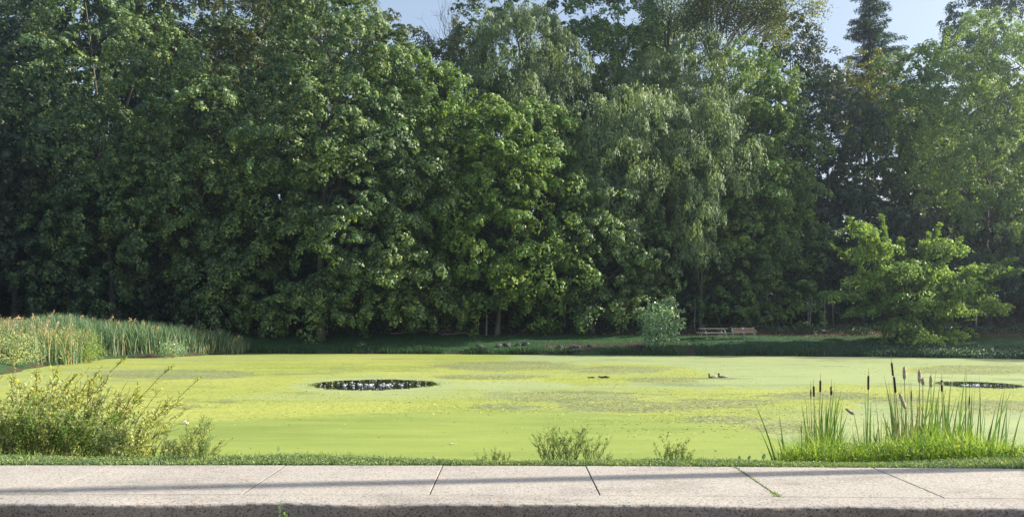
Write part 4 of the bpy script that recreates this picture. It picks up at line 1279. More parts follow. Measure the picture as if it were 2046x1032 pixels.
# ------------------------------------------------------------------ far bank: grass, weeds, rocks, logs, brush
def blades(pos, h, w, lean, droop=0.25, seg=2):
    """two-segment grass blades (quad + tri folded into quads)"""
    n = len(pos)
    a = rng.uniform(0, 6.28, n)
    side = np.stack([np.cos(a), np.sin(a), np.zeros(n)], -1)
    fw = np.stack([-np.sin(a), np.cos(a), np.zeros(n)], -1)
    h = np.broadcast_to(h, (n,))[:, None]; w = np.broadcast_to(w, (n,))[:, None]
    ld = np.broadcast_to(lean, (n, 3))
    fwd = fw * rng.uniform(.1, 1, n)[:, None] * droop
    m = pos + (np.array([0, 0, .55]) + ld * .35 + fwd * .3) * h
    t = pos + (np.array([0, 0, 1.0]) + ld + fwd * 1.2) * h
    V = np.stack([pos - side * w / 2, pos + side * w / 2, m + side * w * .42, m - side * w * .42, t + side * w * .06, t - side * w * .06], 1).reshape(-1, 3)
    k = np.arange(n)[:, None] * 6
    F = np.concatenate([k + [0, 1, 2, 3], k + [3, 2, 4, 5]], 1).reshape(-1, 4)
    return V, F


def shore_pts(n, smin, smax, x0, x1, y0=30, y1=75, pw=1.0):
    out = []
    tot = 0
    while tot < n:
        X = rng.uniform(x0, x1, n * 3); Y = rng.uniform(y0, y1, n * 3)
        s = pond_sd(X, Y)
        k = (s > smin) & (s < smax) & (rng.random(len(X)) < ((smax - s) / (smax - smin)) ** pw)
        q = np.stack([X[k], Y[k], tz(X[k], Y[k])], -1)
        out.append(q); tot += len(q)
    return np.concatenate(out)[:n]


p = shore_pts(22000, 0.4, 7.6, -22, 42, 49, 70, 0.3)
V1 = blades(p, rng.uniform(.03, .09, len(p)), .03, (0, 0, 0), .5)
tag(obj_me("grass", mesh_np("grass", *V1, M['lawn'])), "short shaded grass on the far bank below the trees", "grass", kind='stuff')
p = shore_pts(9000, -0.05, 0.75, -21, 42, 49, 60, 0.5)
keep = (np.sin(p[:, 0] * 1.9) + np.sin(p[:, 0] * .7 + 1) + rng.normal(0, .7, len(p))) > -0.5
p = p[keep]
V1 = blades(p, rng.uniform(.15, .5, len(p)), .04, (0, 0, 0), .7)
tag(obj_me("bank_weeds", mesh_np("bank_weeds", *V1, M['lawn'])), "fringe of rough weeds where the far bank meets the duckweed", "weeds", kind='stuff')
# leafy low cover on the right bank and under the waterside tree
p = shore_pts(9000, 0.0, 2.6, 13, 42, 47, 58, 0.8)
p[:, 2] += rng.uniform(0, .28, len(p))
V1 = leaves(p, rng.normal(0, 1, (len(p), 3)), rng.normal(0, .5, (len(p), 3)) + [0, -.4, 1], rng.uniform(.07, .15, len(p)), rng.uniform(.05, .1, len(p)))
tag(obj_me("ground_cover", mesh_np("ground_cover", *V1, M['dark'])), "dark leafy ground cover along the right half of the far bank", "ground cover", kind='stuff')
p = shore_pts(2600, 0.0, 0.9, 28, 42, 47, 54, 0.8)
p[:, 2] += rng.uniform(0, .34, len(p))
V1 = leaves(p, rng.normal(0, 1, (len(p), 3)), rng.normal(0, .5, (len(p), 3)) + [0, -.4, 1], rng.uniform(.08, .16, len(p)), rng.uniform(.05, .1, len(p)))
tag(obj_me("pale_weeds", mesh_np("pale_weeds", *V1, M['vine'])), "pale sunlit weeds at the waterline by the right edge", "weeds", kind='stuff')
# leaf litter on the woodland floor
p = shore_pts(16000, 6.8, 22, -45, 45, 56, 85, 0.6)
V1 = leaves(p + [0, 0, .03], rng.normal(0, 1, (len(p), 3)) * [1, 1, .3], rng.normal(0, .3, (len(p), 3)) + [0, 0, 1], rng.uniform(.1, .2, len(p)), rng.uniform(.06, .14, len(p)))
tag(obj_me("leaf_litter", mesh_np("leaf_litter", *V1, M['brown_leaf'])), "brown leaf litter on the sloping woodland floor", "leaf litter", kind='stuff')
# low dark understory plants
p = shore_pts(900, 7.8, 18, -45, 45, 58, 85, 0.5)
idx = np.repeat(np.arange(len(p)), 34)
q = p[idx] + rng.normal(0, .32, (len(idx), 3)) * [1, 1, .6]; q[:, 2] = np.maximum(q[:, 2], p[idx][:, 2]) + .1
V1 = leaves(q, rng.normal(0, 1, q.shape), rng.normal(0, .5, q.shape) + [0, 0, 1], rng.uniform(.12, .24, len(q)), rng.uniform(.08, .16, len(q)))
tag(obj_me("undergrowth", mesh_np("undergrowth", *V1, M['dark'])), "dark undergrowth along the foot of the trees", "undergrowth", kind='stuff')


def brush():
    ps = []
    for i in range(420):
        if i < 160:
            x = random.gauss(850, 60)
        else:
            x = random.uniform(380, 2046)
        D = random.uniform(62.5, 69)
        X = (x - 1023) / K * D
        s = np.array([X, D, tz1(X, D) + random.uniform(0, .3)])
        d = np.array([random.uniform(-1, 1), random.uniform(-.4, .4), random.uniform(0.0, .9)])
        e = s + d * random.uniform(.5, 1.7)
        ps.append((bez(s, (s + e) / 2 + [0, 0, random.uniform(0, .3)], e, 4), np.linspace(.02, .006, 4)))
    V, F = tubes(ps, 4)
    tag(obj_me("brushwood", mesh_np("brushwood", V, F, M['pale_bark'])), "tangle of dead twigs lying under the canopy", "brushwood", kind='stuff')


brush()


def rock(x, y, D, w, h, label, seed):
    r = np.random.default_rng(seed)
    bm = bmesh.new()
    bmesh.ops.create_icosphere(bm, subdivisions=3, radius=1)
    k = [norm(r.normal(0, 1, 3)) for _ in range(9)]; c = r.uniform(.55, .9, 9)
    for v in bm.verts:
        p = np.array(v.co)
        for kk, cc in zip(k, c):
            d = p @ kk
            if d > cc: p = p - kk * (d - cc) * .9
        p += r.normal(0, .012, 3)
        v.co = Vector((p[0] * w / 2, p[1] * w / 2 * .7, p[2] * h * .62 + h * .32))
    o = obj_bm("rock", bm, M['rock'])
    X = (x - 1023) / K * D
    o.location = (X, D, tz1(X, D) - .03)
    o.rotation_euler = (0, 0, r.uniform(-.4, .4))
    return tag(o, label, "rock", "rocks on the far bank")


rock(958, 697, 56.9, .85, .42, "leftmost grey rock on the far bank, set apart from the row", 1)
rock(996, 695, 57.2, .6, .32, "flat grey rock at the left end of the row on the far bank", 2)
rock(1013, 694, 57.4, .75, .36, "largest rounded rock in the row on the far bank", 3)
rock(1035, 692, 57.5, .45, .24, "small rock between the larger ones in the far bank row", 4)
rock(1050, 692, 57.6, .7, .30, "broad low rock at the right end of the row on the far bank", 5)
rock(1119, 696, 56.6, .45, .28, "small lone rock right of the row, near the pale plank", 6)
rock(1148, 697, 56.4, .9, .30, "wide dark slab of rock just above the pale plank", 7)
rock(1179, 695, 56.6, .5, .25, "dark rock to the right of the wide slab, on the far bank", 8)
rock(622, 690, 59.5, .55, .22, "dim low stone alone on the grass right of the reeds", 9)


def log(pts, r, label, name="fallen_branch", mat='pale_bark', cat="branch"):
    w = [np.array(P(*q)) for q in pts]
    for q in w: q[2] = tz1(q[0], q[1]) + r + (0.02)
    o = w[0].copy()
    path = np.array([q - o for q in w])
    ps = [(path, np.linspace(r, r * .5, len(path)))]
    d = path[-1] - path[0]
    s = path[len(path) // 2]
    ps.append((bez(s, s + d * .1 + [0, 0, .15], s + d * .22 + [0, .1, .28], 4), [r * .5, r * .4, r * .3, r * .2]))
    V, F = tubes(ps, 7)
    ob = obj_me(name, mesh_np(name, V, F, M[mat], smooth=True))
    ob.location = o
    return tag(ob, label, cat)


log([(780, 660, 63.2), (800, 659, 63.3), (822, 658, 63.6)], .05, "short pale branch lying left of the brushwood pile")
log([(882, 662, 62.8), (905, 662, 63), (925, 660, 63.3), (948, 663, 63.0)], .07, "pale fallen branch lying right of the brushwood pile")
log([(830, 655, 64.0), (870, 655, 64.2), (905, 657, 64.0)], .045, "long thin fallen branch across the brushwood pile")
log([(1143, 699, 55.75), (1155, 701, 55.7), (1168, 702, 55.6)], .06, "pale weathered plank of driftwood at the waterline among rocks", "driftwood", 'grey_wood', "driftwood")


def stump():
    D = 63; X = (649 - 1023) / K * D
    root = empty("tree_stump", (X, D, tz1(X, D)), "grey cut stump on the lawn at the foot of the trees", "stump")
    V, F = tubes([(np.array([[0, 0, -.1], [0, 0, .05], [.02, 0, .2], [.02, 0, .32]]), [.34, .28, .25, .25])], 12)
    obj_me("stump_side", mesh_np("stump_side", V, F, M['bark'], smooth=True), root)
    bm = bmesh.new(); bmesh.ops.create_circle(bm, cap_ends=True, radius=.25, segments=12)
    o = obj_bm("cut_face", bm, M['pale_bark'], root); o.location = (.02, 0, .322)


stump()

# ------------------------------------------------------------------ bench and picnic table
def bench():
    D = 58.4; X = (1486 - 1023) / K * D
    z = tz1(X, D)
    root = empty("park_bench", (X, D, z), "brown slatted park bench with a white plaque, right of the picnic table", "bench", rz=math.radians(-4))
    Lg = 1.75
    for i in range(4):
        box_obj("back_slat", (0, -0.24 + .035 * i - .0, .47 + .100 * i), (Lg, .035, .072), M['bench_wood'], root, Matrix.Rotation(math.radians(-12), 3, 'X'))
    # the bench faces the pond, so its back stands behind the seat
    for c in [o for o in root.children]:
        c.location = (0, .50, 0)
    for i in range(3):
        box_obj("seat_slat", (0, -.18 + .14 * i, .43), (Lg + .04, .125, .04), M['grey_wood'], root)
    for sx in (-.82, 0, .8):
        box_obj("leg", (sx, -.17, .19), (.06, .06, .44), M['galv'], root)
        box_obj("leg", (sx, .20, .19), (.06, .06, .44), M['galv'], root)
        box_obj("back_post", (sx, .36, .63), (.05, .04, .46), M['galv'], root, Matrix.Rotation(math.radians(-12), 3, 'X')).location = (0, 0.0, 0)
    for sx in (-.87, .87):
        bm = bmesh.new()
        bm_box(bm, (sx, 0.0, .64), (.05, .46, .035), None, .004)
        bm_box(bm, (sx, -.20, .54), (.04, .04, .2), None, .004)
        obj_bm("armrest", bm, M['galv'], root)
    box_obj("plaque", (.02, 0.335, .765), (.12, .012, .07), M['plaque'], root, Matrix.Rotation(math.radians(-12), 3, 'X'), 0.002)


bench()


def picnic():
    D = 58.8; X = (1425 - 1023) / K * D
    root = empty("picnic_table", (X, D, tz1(X, D)), "grey picnic table with attached benches on the lawn left of the park bench", "picnic table", rz=math.radians(7))
    Lg = 2.15
    for i in range(5):
        box_obj("table_plank", (-.04, -.30 + .15 * i, .76), (Lg, .142, .042), M['grey_wood'], root)
    for s in (-1, 1):
        for j in range(2):
            box_obj("bench_plank", (.02, s * (.66 + .135 * (j)) - s * .0, .44), (Lg, .128, .042), M['grey_wood'], root)
    for sx in (-.78, .78):
        bm = bmesh.new()
        bm_box(bm, (sx, 0, .705), (.05, .72, .05), None, .004)
        bm_box(bm, (sx, 0, .385), (.05, 1.62, .05), None, .004)
        obj_bm("cross_beam", bm, M['galv'], root)
        for s in (-1, 1):
            V, F = tubes([(np.array([(sx + .035, s * .22, .70), (sx + .035, s * .72, 0.0)]), .028)], 6)
            obj_me("leg", mesh_np("leg", V, F, M['galv'], smooth=True), root)
            V, F = tubes([(np.array([(sx - .035, s * .76, .42), (sx - .035, s * .76, 0.0)]), .024)], 6)
            obj_me("bench_post", mesh_np("bench_post", V, F, M['galv'], smooth=True), root)
        V, F = tubes([(bez((sx, 0, .39), (sx * .6, 0, .66), (sx * .3, 0, .72), 7), .02)], 6)
        obj_me("brace", mesh_np("brace", V, F, M['galv'], smooth=True), root)


picnic()

# ------------------------------------------------------------------ reeds on the left bank
def reed_bed(name, pts_, hfun, mat, label, w=0.035, lean=(-.05, 0, 0), droop=.4, cat="reeds", cols=None):
    h = hfun(pts_)
    ld = rng.normal(0, .15, (len(pts_), 3)) * [1, 1, 0] + np.array(lean)
    V, F = blades(pts_, h, w, ld, droop)
    return tag(obj_me(name, mesh_np(name, V, F, M[mat])), label, cat, kind='stuff')


def region(poly, n):
    poly = np.array(poly, float); out = []
    lo, hi = poly.min(0), poly.max(0); c = 0
    while c < n:
        X = rng.uniform(lo[0], hi[0], n * 2); Y = rng.uniform(lo[1], hi[1], n * 2)
        ins = np.zeros(len(X), bool)
        for i in range(len(poly)):
            p, q = poly[i], poly[(i + 1) % len(poly)]
            ins ^= ((p[1] > Y) != (q[1] > Y)) & (X < (q[0] - p[0]) * (Y - p[1]) / (q[1] - p[1] + 1e-12) + p[0])
        out.append(np.stack([X[ins], Y[ins], tz(X[ins], Y[ins])], -1)); c += ins.sum()
    return np.concatenate(out)[:n]


REED = [(-20.2, 56.6), (-19.9, 57.6), (-24, 58.0), (-36, 56.0), (-38, 46), (-30, 47), (-27.2, 50.2), (-24.8, 52.0), (-23.2, 53.4), (-21.6, 55.8)]
rp = region(REED, 15000)
rp[:, 2] = np.maximum(rp[:, 2], WATER - .05)


def hf(p):
    px = 1023 + p[:, 0] * K / p[:, 1]
    top = np.interp(px, [0, 70, 120, 200, 300, 380, 410, 440, 470], [650, 632, 622, 636, 640, 650, 662, 652, 668])
    zt = CAM_Z + (HOR - top) / K * p[:, 1]
    return (zt - p[:, 2]) * rng.uniform(.55, 1.06, len(p)) * (1 - .08 * np.sin(p[:, 0] * 2.2) ** 2)


reed_bed("reeds", rp, hf, 'reed', "dense blue green cattail reeds along the left shore of the pond", .045)
rp2 = region(REED, 5200)


def hf2(p): return hf(p) * rng.uniform(.25, .75, len(p))


reed_bed("dry_reeds", rp2, hf2, 'dry', "dead tan stalks mixed low among the green reeds", .035, droop=.7)
PHR = [(-25.2, 44), (-27.4, 50), (-30, 54), (-44, 52), (-40, 40), (-30, 38)]
pp = region(PHR, 7500)


def hf3(p):
    px = 1023 + p[:, 0] * K / p[:, 1]
    top = np.interp(px, [-200, 0, 100, 190, 260], [625, 632, 642, 655, 680])
    return (CAM_Z + (HOR - top) / K * p[:, 1] - p[:, 2]) * rng.uniform(.6, 1.03, len(p))


reed_bed("pale_reeds", pp[:2300], hf3, 'dry', "pale straw coloured reeds at the far left of the shore", .04)
reed_bed("pale_reeds", pp[2300:], hf3, 'reed', "green reeds mixed with straw coloured ones at the far left of the shore", .045)


def plumes():
    p = pp[rng.choice(len(pp), 260, False)]
    p = np.concatenate([p, rp[rng.choice(len(rp), 110, False)]])
    h = np.concatenate([hf3(p[:260]) * 1.04, hf(p[260:]) * 1.06])
    h = np.maximum(h, 1.0)
    idx = np.repeat(np.arange(len(p)), 16); n = len(idx)
    t = rng.random(n)
    q = p[idx].copy(); q[:, 2] += h[idx] - .34 * t; q[:, :2] += rng.normal(0, .035, (n, 2)) * (.4 + t[:, None]) * 1.4; q[:, 0] += .12 * (1 - t)
    V1 = leaves(q, rng.normal(0, .4, (n, 3)) + [.3, 0, .8], rng.normal(0, 1, (n, 3)), rng.uniform(.09, .18, n), rng.uniform(.03, .06, n))
    st = blades(p, h, .018, (0, 0, 0), .05)
    V, F = join([V1, st])
    tag(obj_me("reed_plumes", mesh_np("reed_plumes", V, F, M['plume'])), "pinkish tan plumes standing above the left reeds", "reed plumes", kind='stuff')


plumes()

# big cattail heads among the far reeds are too many to count; bushes in front of them are things
def shrub(x, y, rx, ry, D, mat, label, n_clump=1.0, leaf=.1, cat="bush", name="shrub", group=None, stems=True):
    X0 = (x - 1023) / K * D; z0 = max(tz1(X0, D), WATER)
    base = np.array([X0, D, z0])
    root = empty(name, tuple(base), label, cat, group)
    top = np.array(P(x, y, D)) - base
    lobes = []
    rw, rh = rx * D / K, ry * D / K
    for k in range(5):
        a = k * 1.26
        lobes.append((top[0] + rw * .45 * math.cos(a), rw * .3 * math.sin(a), max(rh * .5, top[2]) + rh * .25 * math.sin(a * 2.1), rw * .55, rw * .5, rh * .75))
    C, Nn = lobe_clumps(lobes, .42, .5)
    m_ = int(30 * n_clump)
    idx = np.repeat(np.arange(len(C)), m_); n = len(idx)
    pos = C[idx] + rng.normal(0, .18, (n, 3))
    nr = Nn[idx] + [0, 0, .6] + rng.normal(0, .5, (n, 3)); ax = Nn[idx] * .5 + rng.normal(0, .6, (n, 3)) + [0, 0, .5]
    ok = pos[:, 2] > 0
    V, F = leaves(pos[ok], ax[ok], nr[ok], leaf * rng.uniform(.7, 1.3, ok.sum()), leaf * .5, .1)
    obj_me("foliage", mesh_np("foliage", V, F, M[mat]), root)
    ps = []
    for l in lobes:
        ps.append((bez((0, 0, -.1), (l[0] * .4, l[1] * .4, l[2] * .6), (l[0], l[1], l[2] + l[5] * .6), 5), np.linspace(.03, .008, 5)))
    V, F = tubes(ps, 5)
    obj_me("stem", mesh_np("stem", V, F, M['stem']), root)
    return root


shrub(150, 690, 45, 38, 46.5, 'bush', "yellow green shrub at the water's edge in front of the tan and green reeds")
shrub(95, 705, 55, 32, 45.0, 'mugwort', "low green shrub on the shore left of the yellow green one")
shrub(20, 715, 60, 40, 40.5, 'mugwort', "grey green shrub at the left edge of the photo below the pale reeds")
shrub(45, 680, 18, 16, 45.5, 'goldenrod', "small bright yellow bush among the pale reeds at left")
shrub(178, 708, 28, 16, 46.2, 'weed', "rounded dark green shrub touching the duckweed left of the reeds", leaf=.08)
shrub(345, 698, 26, 12, 51.5, 'vine', "small pale leafy plant at the foot of the green reeds")
shrub(0, 760, 50, 20, 34.5, 'mugwort', "low sprawling plant at the left edge touching the duckweed") if False else None


# ------------------------------------------------------------------ foreground mugwort and goldenrod
def feather_plant(seed, h, spread, n_st, mat, lean=0.35, dens=1.0, leafL=.05, leafW=.013, stem='stem', branch=7):
    """bushy weed: arching stems, side branches, many fine leaves. returns two meshes"""
    r = np.random.default_rng(seed)
    ps, pos, ax = [], [], []
    for s in range(n_st):
        a = r.uniform(0, 6.28); sp_ = spread * r.uniform(.2, 1.0)
        hh = h * r.uniform(.65, 1.05)
        b = np.array([math.cos(a), math.sin(a), 0]) * r.uniform(0, .12)
        e = b + np.array([math.cos(a) * sp_ + lean * hh, math.sin(a) * sp_ * .7, hh])
        m = b + np.array([(e - b)[0] * .3, (e - b)[1] * .3, hh * .62])
        lp = bez(b, m, e, 12); lp[1:] += r.normal(0, .012, (11, 3))
        ps.append((lp, np.linspace(.0085, .002, 12) * min(1, .25 + h * .65)))
        tt = np.linspace(0, 1, 12)
        for k in range(branch):
            t = r.uniform(.22, .95)
            o = np.array([np.interp(t, tt, lp[:, i]) for i in range(3)])
            d = norm((e - b) / hh + r.normal(0, .55, 3))
            d[2] = abs(d[2]) * .8 + .15
            bl = r.uniform(.18, .48) * h * .55 * (1.25 - t)
            q = bez(o, o + d * bl * .5 + [0, 0, .03], o + d * bl, 6)
            ps.append((q, np.linspace(.0035, .0012, 6)))
            n = int(46 * dens * bl / .3) + 5
            u = r.random(n)
            pp_ = np.stack([np.interp(u, np.linspace(0, 1, 6), q[:, i]) for i in range(3)], -1)
            pos.append(pp_ + r.normal(0, .008, (n, 3))); ax.append(d[None] * .7 + norm(r.normal(0, 1, (n, 3))) * 1.0)
        n = int(60 * dens)
        u = r.uniform(.15, 1, n)
        pp_ = np.stack([np.interp(u, tt, lp[:, i]) for i in range(3)], -1)
        pos.append(pp_); ax.append(np.array([0, 0, .5]) + norm(r.normal(0, 1, (n, 3))))
    pos = np.concatenate(pos); ax = np.concatenate(ax); n = len(pos)
    V1, F1 = leaves(pos, ax, r.normal(0, 1, (n, 3)) + [0, 0, .6], leafL * r.uniform(.5, 1.3, n), leafW * r.uniform(.7, 1.4, n), .1)
    V2, F2 = tubes(ps, 4)
    return mesh_np("foliage", V1, F1, M[mat]), mesh_np("stems", V2, F2, M[stem])


def place_plant(meshes, x, D, label, name, cat, group=None, rz=0.0, sc=1.0, z=None):
    X = (x - 1023) / K * D
    root = empty(name, (X, D, (tz1(X, D) if z is None else z) - .02), label, cat, group, rz)
    root.scale = (sc, sc, sc)
    for nme, me_ in zip(("foliage", "stem"), meshes):
        o = bpy.data.objects.new(nme, me_); link(o, root)
    return root


FM = [feather_plant(1, 1.25, .6, 9, 'mugwort', .3, .52), feather_plant(2, 1.3, .65, 9, 'goldenrod', .35, .5), feather_plant(3, 1.1, .7, 10, 'mugwort', .2, .5), feather_plant(4, 1.35, .6, 8, 'goldenrod', .5, .5, stem='dark_stem'),
      feather_plant(5, .8, .55, 10, 'mugwort', .3, .7), feather_plant(6, .75, .5, 10, 'weed', .2, .7)]
MG = "mugwort plants crowded on the near bank at left"
ML = "feathery grey green mugwort in the thicket on the near bank at left"
GLb = "feathery yellowish weed in the thicket on the near bank at left"
plist = [(-60, 10.4, 0, 1.25), (-20, 9.8, 2, 1.1), (10, 10.6, 0, 1.3), (40, 9.5, 4, 1.15), (60, 10.6, 3, 1.25), (85, 10.0, 1, 1.2), (95, 10.7, 3, 1.42), (115, 9.4, 4, 1.2), (135, 10.3, 2, 1.3), (160, 9.9, 0, 1.15), (165, 10.7, 3, 1.35),
         (190, 9.4, 5, 1.1), (215, 10.3, 3, 1.1), (230, 9.5, 4, 1.0), (262, 9.3, 4, 1.0), (285, 9.9, 3, .75), (325, 9.5, 4, .85), (350, 9.3, 4, .75), (375, 9.5, 1, .6), (0, 9.2, 4, 1.1),
         (75, 9.1, 5, .95), (150, 9.1, 5, .9), (215, 9.05, 4, .75), (-40, 9.2, 5, 1.1), (30, 11.0, 1, 1.5), (-90, 10.8, 1, 1.5), (400, 9.3, 4, .55)]
ORD = ["first", "second", "third", "fourth", "fifth", "sixth", "seventh", "eighth", "ninth", "tenth", "eleventh", "twelfth", "thirteenth", "fourteenth", "fifteenth", "sixteenth", "seventeenth", "eighteenth", "nineteenth", "twentieth",
       "twenty-first", "twenty-second", "twenty-third", "twenty-fourth", "twenty-fifth", "twenty-sixth", "twenty-seventh", "twenty-eighth", "twenty-ninth", "thirtieth"]
ORD += ["thirty-" + o_ for o_ in ORD[:9]] + ["fortieth"] + ["forty-" + o_ for o_ in ORD[:9]] + ["fiftieth"]
plist.sort(); cnt_ = {}
for i, (x, D, k, sc) in enumerate(plist):
    yel = k in (1, 3)
    kk = 'y' if yel else 'm' if k != 5 else 'g'
    cnt_[kk] = cnt_.get(kk, 0) + 1
    o_ = ORD[cnt_[kk] - 1] + " from the left edge"
    place_plant(FM[k], x, D, ("feathery yellowish weed in the left thicket, " if yel else "grey green mugwort in the left thicket, " if k != 5 else "fresh green weed at the thicket foot, ") + o_,
                "goldenrod" if yel else "mugwort", "plant", "yellowish weeds in the left thicket" if yel else MG if k != 5 else "fresh green weeds in the left thicket", rz=rng.uniform(-.6, .6), sc=sc)
# long bare leaning stems of the thicket
def dead_stem(x0, D0, x1, y1, D1, r, label, group):
    X0 = (x0 - 1023) / K * D0; b = np.array([X0, D0, tz1(X0, D0)]); e = np.array(P(x1, y1, D1)) - b
    ps = [(bez((0, 0, -.05), e * .5 + [-.06, 0, .06], e, 9) + rng.normal(0, .006, (9, 3)), np.linspace(r, .003, 9))]
    for i in range(7):
        k = random.uniform(.35, .95); s = e * k; d = norm(e + rng.normal(0, .5, 3) * np.linalg.norm(e)) * random.uniform(.12, .35)
        ps.append((bez(s, s + d * .5, s + d, 4), np.linspace(.004, .0015, 4)))
    V, F = tubes(ps, 5)
    root = empty("dead_plant", tuple(b), label, "dead plant", group)
    obj_me("stem", mesh_np("stem", V, F, M['dark_stem']), root)


dead_stem(188, 9.4, 262, 795, 9.8, .012, "longest bare brown stem leaning right through the left thicket", None)
dead_stem(198, 9.5, 240, 830, 9.7, .009, "shorter bare stem leaning right beside the longest one", None)
dead_stem(215, 9.3, 330, 860, 9.6, .007, "thin bare stem leaning far right low in the left thicket", None)
dead_stem(120, 9.6, 150, 800, 9.7, .008, "upright dark bare stem in the middle of the left thicket", None)
dead_stem(180, 9.3, 160, 870, 9.5, .007, "short dark stem leaning left at the foot of the thicket", None)

# mid weeds along the verge
def slim_weed(seed, h, spread, n_st, mat='bush', leafL=.036, leafW=.0065, dens=.5, lean=0.0):
    return feather_plant(seed, h, spread, n_st, mat, lean, dens, leafL, leafW, 'green_stem', 5)


W1 = slim_weed(11, .44, .26, 15); W2 = slim_weed(12, .30, .22, 8); W3 = slim_weed(13, .45, .12, 5, dens=.35)
for x, D, k, sc, lb in [(1100, 9.05, W1, .95, "leftmost stalk cluster of the tall see-through weed in the middle of the verge"), (1140, 9.1, W1, 1.1, "central tallest cluster of the see-through weed in the middle of the verge"),
                        (1180, 9.05, W1, .8, "rightmost cluster of the see-through weed in the middle of the verge"), (1345, 9.0, W2, .95, "low bushy weed on the verge left of the cattails"),
                        (1325, 9.0, W2, .7, "small weed hugging the left side of the low bushy one"), (1370, 8.95, W2, .55, "tiny weed on the right side of the low bushy one"),
                        (408, 9.1, W3, 1.15, "slender upright weed at the right end of the left thicket"), (395, 9.0, W2, .9, "short weed at the foot of the slender upright one"),
                        (985, 8.95, W2, .6, "small sprig left of the see-through weed"), (1010, 8.9, W2, .45, "tiny sprig between the small sprig and the see-through weed"), (1210, 8.95, W2, .45, "tiny sprig just right of the see-through weed"), (960, 8.9, W2, .4, "leftmost tiny sprig in the middle of the verge")]:
    place_plant(k, x, D - .42, lb, "weed", "plant", None, rz=rng.uniform(0, 6), sc=sc)


# broad-leaved bindweed at the verge
def big_leaf(parent, loc, L, W, yaw, pitch, mat, roll=0.0):
    nseg = 6
    vs, fs = [], []
    for i in range(nseg + 1):
        t = i / nseg
        w = W * .5 * (math.sin(math.pi * min(1, t * .82 + .16)) ** .9) * (1 if t < 1 else 0)
        if i == 0: w = W * .18
        z = -0.28 * L * t * t
        vs += [(L * t, -w, z + .18 * w), (L * t, 0, z - .0), (L * t, w, z + .18 * w)]
    for i in range(nseg):
        for j in range(2):
            a = i * 3 + j
            fs.append((a, a + 3, a + 4, a + 1))
    me_ = bpy.data.meshes.new("leaf"); me_.from_pydata(vs, [], fs); me_.materials.append(mat)
    for p_ in me_.polygons: p_.use_smooth = True
    o = obj_me("leaf", me_, parent)
    o.location = loc; o.rotation_euler = Euler((roll, pitch, yaw), 'XYZ')
    return o


def broadleaf(x, D, label, spec, mats=None):
    X = (x - 1023) / K * D; z = tz1(X, D)
    root = empty("broadleaf_weed", (X, D, z), label, "plant")
    ps = []
    for k, (dx, dz, L, yaw, pitch) in enumerate(spec):
        dx, dz, L = dx, dz * .75, L * .85
        mat = M[(mats or ['weed'])[k % len(mats or ['weed'])]]
        ps.append((bez((0, 0, -.03), (dx * .3, 0, dz * .8), (dx, random.uniform(-.03, .03), dz), 4), [.003, .003, .002, .002]))
        big_leaf(root, (dx, 0, dz), L, L * .5, math.radians(yaw), math.radians(pitch), mat, random.uniform(-.5, .5))
    V, F = tubes(ps, 4)
    obj_me("stem", mesh_np("stem", V, F, M['green_stem']), root)


broadleaf(472, 8.48, "pale broad leaved sprout on the verge right of the left thicket", [(-.02, .10, .08, 200, -20), (.03, .07, .07, -20, 10), (.06, .04, .06, -60, 20), (-.01, .05, .05, -120, 20)], ['goldenrod', 'weed'])
broadleaf(524, 8.48, "single dark broad leaf poking above the verge", [(0, .06, .07, -90, 10), (.03, .04, .05, 10, 10)], ['verge'])
broadleaf(555, 8.48, "dark broad leaved sprout with one leaf held upright", [(0, .12, .08, 90, -70), (.03, .10, .07, 0, -10), (-.05, .07, .07, 190, 10), (.02, .04, .06, -70, 30)], ['verge', 'verge', 'weed'])
broadleaf(585, 8.48, "broad leaved sprout with a leaf pointing up to the right", [(.02, .06, .08, 20, -40), (-.04, .03, .06, 170, -10)], ['verge', 'goldenrod'])
broadleaf(866, 8.48, "tiny pointed leaf standing on the verge left of centre", [(0, .03, .06, 100, -60)], ['verge'])
broadleaf(1300, 8.48, "dark broad leaf left of the low bushy weed", [(0, .06, .07, 170, -10), (.03, .04, .06, -60, 10)], ['verge'])
broadleaf(1395, 8.48, "green broad leaf right of the low bushy weed", [(0, .04, .09, 10, -15), (-.05, .03, .06, 190, 0)], ['weed'])
broadleaf(1478, 8.48, "two pointed leaves on the verge left of the cattails", [(0, .03, .07, 90, -70), (.10, .04, .08, 60, -50)], ['verge'])
broadleaf(1525, 8.48, "pointed upright leaf at the left foot of the cattail stand", [(0, .05, .10, 60, -60), (.05, .02, .07, 20, -20)], ['verge', 'weed'])
broadleaf(2028, 8.6, "broad leaved weed at the right edge beside the cattails", [(0, .26, .09, 180, -10), (.03, .2, .09, 20, 0), (-.04, .14, .10, 200, 10), (.05, .1, .1, -30, 10), (0, .06, .1, -100, 20)], ['weed', 'verge'])
broadleaf(1770, 8.65, "broad light green leaves in the middle of the cattail stand", [(0, .2, .11, 100, 20), (.06, .14, .1, -60, 30), (-.06, .1, .1, -110, 40)], ['weed'])
broadleaf(1820, 8.65, "arrow shaped green leaf low among the cattails", [(0, .24, .13, -95, 60), (.05, .1, .09, -40, 30)], ['weed'])


